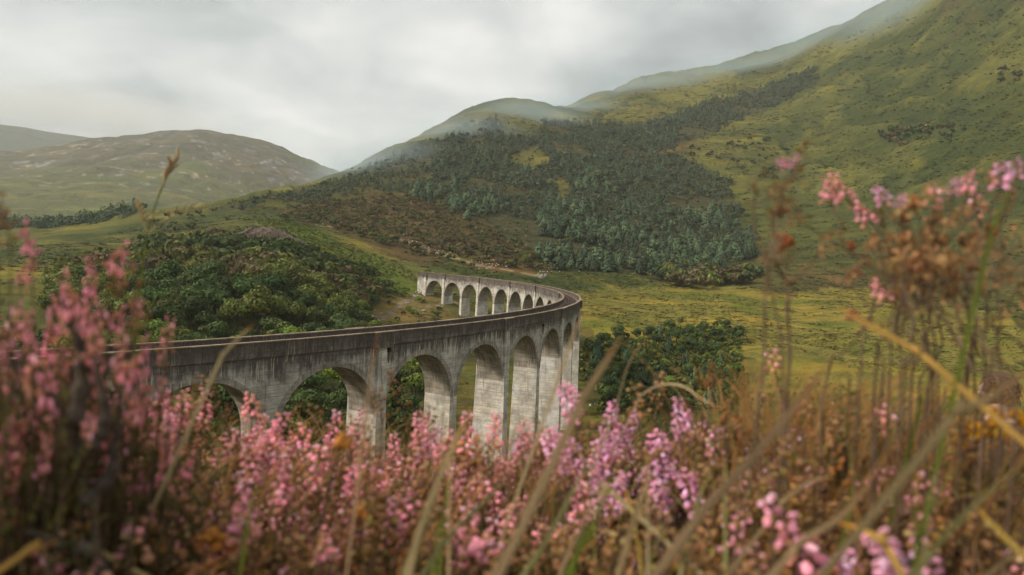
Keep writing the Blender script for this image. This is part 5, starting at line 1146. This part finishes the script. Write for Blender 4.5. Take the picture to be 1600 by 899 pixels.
def tall_plant(items, label):
    b0 = np.array(items[0][2][0]); gz = float(ground_z(b0[0], b0[1])); root = tag(empty('dry_heather', (b0[0], b0[1], gz)), label, 'heather')
    for hd, hs, pts in items:
        pts = np.array(pts); ox, oy = rng.gauss(0, 0.055), rng.gauss(0, 0.06); pts[0] += (ox, oy, rng.gauss(0, 0.02)); pts[1] += (ox * 0.8, oy * 0.8, 0); pts[2] += (ox * 0.5, oy * 0.5, 0); pts = np.vstack([[b0[0] + ox * 0.8, b0[1] + oy * 0.8, gz - 0.02], pts]); P = spline(pts, 16) - np.array([b0[0], b0[1], gz])
        P[1:-1] += nrng.normal(0, 0.0022, (14, 3)); V, T, Q = tube(P, np.linspace(0.0013, 0.0006, 16), 5, False); g = Geo(); g.add(V, T, Q)
        m__ = 11; t = nrng.uniform(9, 14.9, m__); i0 = t.astype(int); f = (t - i0)[:, None]; cen = P[i0] * (1 - f) + P[np.minimum(i0 + 1, 15)] * f; a = rand_dirs(m__, nrng) * 0.0055; a[:, 2] = np.abs(a[:, 2]); b = np.cross(a, rand_dirs(m__, nrng)) * 0.35
        V, T = cards(cen + a, a, b); g.add(V, T, tint=np.repeat(nrng.uniform(0.6, 1.4, m__), 4), mat=1)
        for q in range(2):
            j = rng.randrange(7, 13); e = P[j] + np.array([rng.gauss(0, 0.02), rng.gauss(0, 0.02), rng.uniform(0.02, 0.05)]); V, T, Q = tube(spline([P[j], (P[j] + e) / 2 + (0.003, 0, -0.003), e], 4), [0.001, 0.0009, 0.0008, 0.0006], 3, False); g.add(V, T, Q)
            V, T = cards(e + nrng.normal(0, 0.005, (14, 3)), rand_dirs(14, nrng) * 0.005, rand_dirs(14, nrng) * 0.002); g.add(V, T, tint=np.repeat(nrng.uniform(0.6, 1.4, 14), 4), mat=1)
        st = put('stem', g.mesh('stem', [M_STEM, M_DRYLEAF]), root); lst = HEADS[hd] if hd in ('brown', 'rust') else SPK[hd][1::2]; tip = P[-1]; d = P[-1] - P[-3]
        put(lst[0].name.split('.')[0], lst[rng.randrange(2)], st, tip, (Vector(d).normalized() + Vector((rng.gauss(0, 0.3), rng.gauss(0, 0.3), 0))).to_track_quat('Z', 'Y').to_euler(), hs * rng.uniform(0.85, 1.15) * (1 if hd in ('brown', 'rust') else 0.72))
    return root
tall_plant(TALL[:4], 'few tall brown heather stalks with dried heads, one topped lilac, right of centre')
tall_plant(TALL[4:], 'wide tall withered heather with pink heads standing against the meadow at the right')
# grass blades
def ribbon(g, P, wd, fold=0.35, taper=1.0, mat=0, tint=1.0):
    n = len(P); tan = np.gradient(P, axis=0); tan /= np.linalg.norm(tan, axis=1)[:, None]; vw = P - np.array([0, 0, 40.5]) * 0 ; ref = np.array([0.25, -0.95, 0.2])
    sd = np.cross(tan, ref); sd /= np.linalg.norm(sd, axis=1)[:, None]; nn = np.cross(sd, tan); f = np.linspace(0, 1, n); w_ = wd * 0.5 * np.minimum(1, 0.55 + 2 * f) * (1 - f ** 3) ** taper + wd * 0.03
    V = np.concatenate([P - sd * w_[:, None], P + nn * (w_ * fold)[:, None], P + sd * w_[:, None]]); Q = []
    for k in range(2):
        for i in range(n - 1): Q.append((k * n + i, k * n + i + 1, (k + 1) * n + i + 1, (k + 1) * n + i))
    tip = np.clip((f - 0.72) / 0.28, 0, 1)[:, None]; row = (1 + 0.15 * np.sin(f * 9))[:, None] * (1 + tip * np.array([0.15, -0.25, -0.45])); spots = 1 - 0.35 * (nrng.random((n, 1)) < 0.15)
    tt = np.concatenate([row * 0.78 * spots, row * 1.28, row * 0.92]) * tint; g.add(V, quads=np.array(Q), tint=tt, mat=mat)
GM = {'tan': (M_TAN, 'tan'), 'straw': (M_STRAW, 'straw-coloured'), 'green': (M_GRASS, 'bright green'), 'gold': (M_GOLD, 'golden'), 'greygreen': (M_GREYGRASS, 'grey-green'), 'rust': (M_RUST, 'rusty')}
BLADES = [["tan",0.013,[[-0.072,0.495,40.238],[-0.063,0.496,40.291],[-0.05,0.497,40.333],[-0.037,0.499,40.369],[-0.027,0.499,40.394]]],["straw",0.0045,[[0.1,0.743,40.277],[0.12,0.74,40.343],[0.131,0.738,40.394],[0.142,0.737,40.42],[0.153,0.734,40.432]]],["tan",0.012,[[0.037,0.418,40.394],[0.048,0.417,40.421],[0.059,0.416,40.442],[0.07,0.414,40.463]]],["straw",0.005,[[0.148,0.786,40.335],[0.156,0.775,40.36],[0.174,0.76,40.377],[0.196,0.745,40.38],[0.213,0.729,40.37],[0.232,0.713,40.362]]],["green",0.011,[[0.146,0.53,40.261],[0.153,0.528,40.304],[0.16,0.526,40.336],[0.168,0.524,40.356]]],["tan",0.014,[[0.096,0.409,40.313],[0.123,0.402,40.359],[0.152,0.392,40.402],[0.17,0.384,40.433],[0.184,0.378,40.459]]],["straw",0.007,[[0.202,0.511,40.308],[0.214,0.507,40.33],[0.23,0.5,40.35],[0.246,0.492,40.359]]],["gold",0.011,[[0.218,0.427,40.348],[0.232,0.42,40.345],[0.243,0.414,40.338],[0.254,0.407,40.317]]],["greygreen",0.012,[[0.233,0.385,40.318],[0.248,0.376,40.354],[0.263,0.365,40.385],[0.286,0.348,40.424]]],["gold",0.008,[[0.29,0.408,40.371],[0.301,0.399,40.357],[0.316,0.387,40.34]]],["green",0.009,[[0.309,0.455,40.448],[0.314,0.451,40.495],[0.319,0.448,40.538],[0.324,0.444,40.562],[0.333,0.438,40.591]]],["gold",0.012,[[0.242,0.494,40.485],[0.256,0.487,40.476],[0.273,0.478,40.466],[0.29,0.467,40.455],[0.305,0.458,40.44]]],["straw",0.007,[[-0.256,0.565,40.385],[-0.246,0.569,40.413],[-0.235,0.574,40.429],[-0.223,0.579,40.443]]],["tan",0.004,[[-0.103,0.489,40.388],[-0.101,0.49,40.416],[-0.097,0.491,40.452]]],["straw",0.006,[[0.051,0.598,40.423],[0.058,0.597,40.447],[0.069,0.596,40.472]]],["green",0.007,[[-0.202,0.512,40.242],[-0.198,0.513,40.277],[-0.195,0.514,40.307],[-0.191,0.516,40.325]]],["green",0.01,[[0.05,0.497,40.252],[0.06,0.496,40.292],[0.075,0.494,40.328],[0.093,0.491,40.378]]],["tan",0.01,[[0.089,0.492,40.274],[0.097,0.491,40.311],[0.104,0.489,40.341],[0.11,0.488,40.355]]],["straw",0.007,[[0.063,0.546,40.325],[0.087,0.543,40.319],[0.108,0.539,40.308]]],["tan",0.012,[[0.164,0.419,40.301],[0.186,0.41,40.339],[0.208,0.399,40.364],[0.226,0.389,40.407]]],["tan",0.012,[[0.226,0.354,40.416],[0.235,0.348,40.435],[0.247,0.34,40.447],[0.265,0.326,40.47]]],["green",0.007,[[0.313,0.512,40.378],[0.318,0.509,40.414],[0.322,0.506,40.434]]],["greygreen",0.009,[[-0.066,0.496,40.252],[-0.039,0.498,40.296],[-0.007,0.5,40.331],[0.02,0.5,40.367]]],["gold",0.009,[[-0.306,0.395,40.3],[-0.294,0.404,40.31],[-0.278,0.415,40.316]]],["tan",0.008,[[-0.315,0.451,40.306],[-0.3,0.461,40.294],[-0.28,0.473,40.281]]],["greygreen",0.01,[[0.007,0.5,40.249],[0.034,0.499,40.295],[0.055,0.497,40.34],[0.081,0.493,40.4]]],["gold",0.008,[[0.237,0.44,40.294],[0.24,0.439,40.334],[0.233,0.442,40.363]]],["green",0.008,[[0.219,0.449,40.293],[0.229,0.445,40.322],[0.234,0.442,40.354],[0.234,0.442,40.376]]],["tan",0.008,[[0.292,0.406,40.318],[0.304,0.397,40.339],[0.32,0.384,40.356]]],["greygreen",0.0047858726352124565,[[0.269,0.421,40.305],[0.28,0.434,40.336],[0.291,0.447,40.369],[0.304,0.458,40.386]]],["green",0.00677848594722145,[[0.044,0.498,40.256],[0.058,0.513,40.276],[0.077,0.528,40.297],[0.101,0.541,40.307]]],["straw",0.004570736711187642,[[0.111,0.488,40.265],[0.113,0.504,40.302],[0.114,0.521,40.342],[0.118,0.537,40.361]]],["straw",0.006151779060170882,[[0.132,0.482,40.268],[0.14,0.497,40.299],[0.152,0.511,40.331],[0.165,0.525,40.347]]],["greygreen",0.004920077033853674,[[0.107,0.488,40.264],[0.116,0.504,40.282],[0.127,0.518,40.302],[0.14,0.532,40.311]]],["green",0.005332206389981466,[[0.263,0.425,40.303],[0.277,0.436,40.335],[0.295,0.444,40.37],[0.316,0.45,40.387]]],["gold",0.004195571694474667,[[0.109,0.488,40.264],[0.107,0.506,40.291],[0.102,0.524,40.319],[0.097,0.541,40.331]]],["green",0.006849773463453249,[[0.27,0.421,40.305],[0.276,0.437,40.334],[0.283,0.452,40.365],[0.289,0.468,40.38]]],["tan",0.004732343393880485,[[-0.037,0.499,40.252],[-0.04,0.515,40.294],[-0.043,0.532,40.339],[-0.044,0.548,40.361]]],["tan",0.004174251543149682,[[-0.012,0.5,40.253],[-0.0,0.517,40.271],[0.017,0.533,40.292],[0.038,0.549,40.301]]],["green",0.006284413325049153,[[-0.05,0.497,40.252],[-0.05,0.514,40.27],[-0.049,0.531,40.29],[-0.047,0.548,40.297]]],["green",0.005726682010037833,[[-0.045,0.498,40.252],[-0.045,0.515,40.286],[-0.044,0.531,40.322],[-0.041,0.548,40.339]]],["greygreen",0.0054967928205369365,[[0.053,0.497,40.257],[0.061,0.513,40.288],[0.072,0.528,40.321],[0.087,0.543,40.337]]],["greygreen",0.006711788609798076,[[-0.076,0.494,40.252],[-0.07,0.512,40.272],[-0.059,0.53,40.294],[-0.044,0.548,40.303]]],["tan",0.005052986891960685,[[0.041,0.498,40.256],[0.057,0.514,40.289],[0.079,0.527,40.325],[0.107,0.54,40.343]]],["greygreen",0.007900411907845165,[[0.164,0.472,40.275],[0.167,0.489,40.31],[0.17,0.506,40.348],[0.174,0.522,40.366]]]]
WHERE = ['broad leaning blade before the third arch', 'thin hooked blade right of the tall piers', 'broad blurred blade beside the last pier', 'thin blade arched like a bow over the lilac heather', 'blade standing below the lilac heather', 'long broad blade leaning right past the lilac heather', 'short curved blade with its tip to the right, lower right of centre', 'thick bent blade folding down at the bottom right', 'long diagonal blade crossing the lower right corner', 'thin blade falling to the lower right corner', 'long stem rising past the pink heads at the right edge', 'broad blade sloping down to the right below the tall heads', 'thin blade leaning right before the parapet on the left', 'upright blade before the light pilaster', 'short blade tip against the meadow beside the bend', 'upright blade at the bottom left of centre']
for i, (kind, wd, pts) in enumerate(BLADES):
    mt, word = GM[kind]; P = np.array(pts)
    if P[0, 2] > P[-1, 2]: P = P[::-1]
    b0 = P[0]; tip_down = P[-1, 2] < P[len(P) // 2, 2]; b0 = P[0]; gz = float(ground_z(b0[0], b0[1])); dirn = P[0] - P[1]; 
    dirn = dirn / np.linalg.norm(dirn); kx = min(0.35, max(0.05, (b0[2] - gz) / max(-dirn[2], 0.25))); root_pt = b0 + dirn * kx + (0, 0, -0.25 * kx * (dirn[2] > -0.5)); P = np.vstack([root_pt, P]); P = spline(P, 20); g = Geo(); ribbon(g, P - root_pt, wd * 0.48)
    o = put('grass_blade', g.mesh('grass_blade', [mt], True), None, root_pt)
    if i < len(WHERE): tag(o, word + ' grass, ' + WHERE[i], 'grass blade')
    else: tag(o, word + ' grass blade leaning among the heather stalks low in the foreground', 'grass blade', word + ' grass blades low in the foreground')
# seeding grass on the left
P = np.array([[-0.564,1.002,40.321],[-0.561,1.004,40.427],[-0.557,1.006,40.505],[-0.548,1.011,40.564],[-0.533,1.019,40.619],[-0.522,1.025,40.646]]); P = np.vstack([[P[0][0], P[0][1] + 0.02, float(ground_z(P[0][0], P[0][1]))], P]); P = spline(P, 24); root_pt = P[0].copy()
sg = tag(empty('seeding_grass', root_pt), 'tall thin green grass stem with pale seed spikelets before the left moor', 'grass'); g = Geo(); V, T, Q = tube(P - root_pt, np.linspace(0.0020, 0.0009, 24), 4, False); g.add(V, T, Q); put('stem', g.mesh('stem', [M_GRASS]), sg)
spk_g = Geo(); V, T, Q = blob((0, 0, 0.008), (0.0022, 0.0022, 0.010), 1, 5, 5); spk_g.add(V, T, Q); SPL = spk_g.mesh('spikelet', [M_STRAW])
for k in range(18):
    j = rng.uniform(14, 23); i0 = min(int(j), 22); c = P[i0] * (1 - j + i0) + P[i0 + 1] * (j - i0) - root_pt; put('spikelet', SPL, sg, c, (rng.gauss(0, 0.35), rng.gauss(0.15, 0.35), 0), rng.uniform(0.7, 1.2))
for off in (0.03, -0.02):
    Bp = spline([P[13], P[15] + (off, 0, 0), P[17] + (off * 1.8, 0, -0.02)], 8) - root_pt; g = Geo(); V, T, Q = tube(Bp, np.linspace(0.0011, 0.0007, 8), 3, False); g.add(V, T, Q); put('seed_branch', g.mesh('seed_branch', [M_STRAW]), sg)
    for k in range(6): put('spikelet', SPL, sg, Bp[2 + k], (rng.gauss(0, 0.3), rng.gauss(0.4, 0.3), 0), 0.8)
# gorse with yellow flowers, orange flowers low on the left
def sprig(name, pts, fmat, label, cat, fl):
    P = np.array(pts); c = P.mean(0); gz = float(ground_z(c[0], c[1])); root = tag(empty(name, (c[0], c[1], gz)), label, cat); g0 = np.array([c[0], c[1], gz])
    gf = Geo(); r = np.random.default_rng(9)
    for i in range(5):
        V, T, Q = blob(rand_dirs(1, r)[0] * fl * 0.55, (fl * 0.75, fl * 0.75, fl * 0.6), i, 6, 5); gf.add(V, T, Q, tint=r.uniform(0.8, 1.2))
    fm = gf.mesh('flower', [fmat])
    for p in P:
        g = Geo(); st = spline([(nrng.normal() * 0.01, nrng.normal() * 0.01, -0.01), (p - g0) * (0.6, 0.6, 0.5), p - g0], 8); V, T, Q = tube(st, np.linspace(0.0022, 0.001, 8), 4, False); g.add(V, T, Q)
        V, T = cards(st[np.repeat(np.arange(2, 8), 6)] + nrng.normal(0, 0.003, (36, 3)), rand_dirs(36, nrng) * 0.006, rand_dirs(36, nrng) * 0.001); g.add(V, T, mat=1)
        so = put('stem', g.mesh('stem', [M_STEM, M_LEAF]), root); put('flower', fm, so, p - g0, (rng.uniform(0, 3), rng.uniform(0, 3), 0), rng.uniform(0.8, 1.25))
sprig('gorse', [[0.455,0.658,40.371],[0.458,0.656,40.364],[0.463,0.652,40.37],[0.465,0.651,40.361],[0.473,0.645,40.385],[0.474,0.644,40.376],[0.477,0.642,40.382],[0.479,0.64,40.367],[0.469,0.648,40.367],[0.454,0.659,40.352],[0.489,0.634,40.385],[0.492,0.631,40.379],[0.481,0.639,40.372],[0.461,0.654,40.36],[0.453,0.66,40.356],[0.454,0.659,40.346]], M_YELLOW, 'spiny gorse with bright yellow flowers at the right below the walker', 'gorse', 0.0052)
sprig('orange_flowers', [[-0.258,0.564,40.253],[-0.252,0.567,40.244],[-0.241,0.571,40.252],[-0.234,0.574,40.249],[-0.288,0.549,40.242],[-0.304,0.54,40.24],[-0.298,0.544,40.249],[-0.284,0.551,40.248],[-0.312,0.536,40.249],[-0.249,0.568,40.26],[-0.125,0.607,40.272],[-0.147,0.602,40.337]], M_ORANGE, 'small orange flowers low beside the old heather bush at the left', 'flowers', 0.006)
# the rest of the brow: heather and grass past counting
def low_heather(seed):
    r = np.random.default_rng(seed); gs, gl, tips = plant_proto(seed, 7, 0.34, 26, 0.024); g = Geo(); V, T, Q, C, U, tm, qm = gl.arrays(); g.add(V, T, tint=C)
    V, T, Q, C, U, tm, qm = gs.arrays(); g.add(V, np.concatenate([Q[:, [0, 1, 2]], Q[:, [0, 2, 3]]]), tint=0.6, mat=0)
    for tip, d in tips:
        if r.random() < 0.6:
            m__ = 9; cen = np.array(tip) + np.stack([r.normal(0, 0.014, m__), r.normal(0, 0.014, m__), r.uniform(-0.1, 0.06, m__)], 1); V, T = cards(cen, rand_dirs(m__, r) * 0.017, rand_dirs(m__, r) * 0.015); g.add(V, T, tint=np.repeat(r.uniform(0.7, 1.3, m__), 4), mat=1)
    V, T, Q, C, U, tm, qm = g.arrays(); return V, T, C, tm
LH = [low_heather(800 + i) for i in range(3)]
hd_ = np.exp(nrng.uniform(math.log(1.15), math.log(30), 1150)); ha = np.radians(nrng.uniform(-58, 58, 1150)); hx = np.sin(ha) * hd_; hy = np.cos(ha) * hd_; n = len(hx); hh = nrng.uniform(0.20, 0.31, n) * np.clip(0.75 + hd_ / 12, 0, 1.3)
k = (np.hypot(hx - wx_, hy - wy_) > 0.45) & ~((np.abs(np.degrees(np.arctan2(hx, hy)) - 36.6) < 5) & (hd_ < 5.5) & (hd_ > 1.0) & (hh > 0.26)); hx, hy, hh = hx[k], hy[k], hh[k]; n = len(hx)
o = put('heather_field', scatter_mesh('heather_field', LH, spread(hx, hy, hh, -0.02), nrng.uniform(0, 6.28, n), hh, nrng.integers(0, 3, n), [M_LEAF, M_PINK], nrng.uniform(0.7, 1.25, n)))
tag(o, 'low pink heather covering the brow that falls away towards the viaduct', 'heather', kind='stuff')
g = Geo(); gcol = []
for i in range(6700):
    d = math.exp(rng.uniform(math.log(0.5), math.log(7))) if i < 2600 else rng.uniform(0.66, 1.35); a = math.radians(rng.uniform(-50, 50) if i < 4600 else rng.uniform(18, 34)); x, y = math.sin(a) * d, math.cos(a) * d; z = float(MAIN(np.array(x), np.array(y))); h = rng.uniform(0.10, 0.30) * (1.0 if d < 1.2 else 0.9) if i < 2600 else (rng.uniform(0.20, 0.36) if i < 4600 else rng.uniform(0.26, 0.46)); ln = rng.gauss(0.05, 0.07); ly = rng.gauss(0, 0.05)
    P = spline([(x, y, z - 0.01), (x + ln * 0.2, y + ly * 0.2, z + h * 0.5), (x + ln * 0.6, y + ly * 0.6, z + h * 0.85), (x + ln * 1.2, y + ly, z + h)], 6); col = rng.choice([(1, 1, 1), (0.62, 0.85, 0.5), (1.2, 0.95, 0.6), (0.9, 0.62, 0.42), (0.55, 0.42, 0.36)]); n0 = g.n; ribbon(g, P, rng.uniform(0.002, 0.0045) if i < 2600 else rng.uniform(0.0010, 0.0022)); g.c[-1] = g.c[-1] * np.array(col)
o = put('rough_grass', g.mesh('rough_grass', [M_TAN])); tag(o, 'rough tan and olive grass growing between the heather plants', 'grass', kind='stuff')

# ---------------------------------------------------------------- air
def volume(name, density, colour, aniso=0.3):
    m_ = bpy.data.materials.new(name); m_.use_nodes = True; t = m_.node_tree; t.nodes.clear(); o = N(t, 'ShaderNodeOutputMaterial'); v = N(t, 'ShaderNodeVolumePrincipled')
    v.inputs['Density'].default_value = density; v.inputs['Color'].default_value = colour + (1,); v.inputs['Anisotropy'].default_value = aniso; L(t, v.outputs[0], o.inputs['Volume']); return m_
X0, X1, Y0, Y1, Z0, Z1 = -7400, 3700, -3700, 7400, -40, 1260
V = np.array([(x, y, z) for z in (Z0, Z1) for y in (Y0, Y1) for x in (X0, X1)], float)
hz = put('haze', mesh_np('haze', V, [(np.array([(0, 2, 3, 1), (4, 5, 7, 6), (0, 1, 5, 4), (2, 6, 7, 3), (0, 4, 6, 2), (1, 3, 7, 5)]), 0)], [volume('haze', 0.000085, (0.93, 0.95, 0.93), 0.2)]))
tag(hz, 'thin pale haze filling the whole valley', 'haze', kind='stuff')
# low mist hanging along the ridges: soft flattened wisps, and the cloud base on the far left hill
def wisp_material(density, colour):
    m_ = volume('mist', density, colour, 0.1); t = m_.node_tree; v = [q for q in t.nodes if q.type == 'PRINCIPLED_VOLUME'][0]
    ln = N(t, 'ShaderNodeVectorMath', operation='LENGTH'); L(t, N(t, 'ShaderNodeTexCoord').outputs['Object'], ln.inputs[0])
    L(t, rampf(t, ln.outputs['Value'], 1.0, 0.15, 0.0, density), v.inputs['Density']); return m_
def wisp(x, y, z, rx, ry, rz_, turn, dens, col, label):
    V, T, Q = blob((0, 0, 0), (1, 1, 1), int(abs(x)), 28, 14); 
    o = put('mist', mesh_np('mist', V, [(T, 0), (Q, 0)], [wisp_material(dens * 2.0, col)], smooth=True), None, (x, y, z), (0, 0, turn)); o.scale = (rx, ry, rz_); tag(o, label, 'mist', kind='stuff')
BLUE = (0.74, 0.91, 1.0)
for (az, d, dz, rx, ry, rz_, turn) in ((-12.6, 1020, 15, 110, 120, 42, 0.3), (-10.0, 1060, 15, 130, 120, 50, 0.2), (-5.0, 1190, 10, 150, 130, 55, 0.2), (0.5, 1290, 15, 150, 120, 50, 0.1), (5.0, 1560, 20, 190, 140, 62, 0.2), (11.0, 1720, 15, 230, 150, 75, 0.3), (18.0, 1820, 15, 250, 150, 85, 0.3), (25.0, 1800, 15, 250, 150, 95, 0.3), (30.0, 1600, 30, 210, 150, 100, 0.3)):
    d0_ = d; d = d - 90
    x, y = d * math.sin(math.radians(az)), d * math.cos(math.radians(az)); wisp(x, y, float(ground_z(np.array(x * d0_ / d), np.array(y * d0_ / d))) - 0.95 * rz_, rx, ry, rz_, -math.radians(az) + turn, 0.0026, BLUE, 'thin bluish mist hanging along the ridge of the right-hand hill')
wisp(-3350, 5250, 1120, 1500, 500, 260, 0.5, 0.0011, (0.96, 0.97, 0.96), 'low cloud resting on the far left mountain')
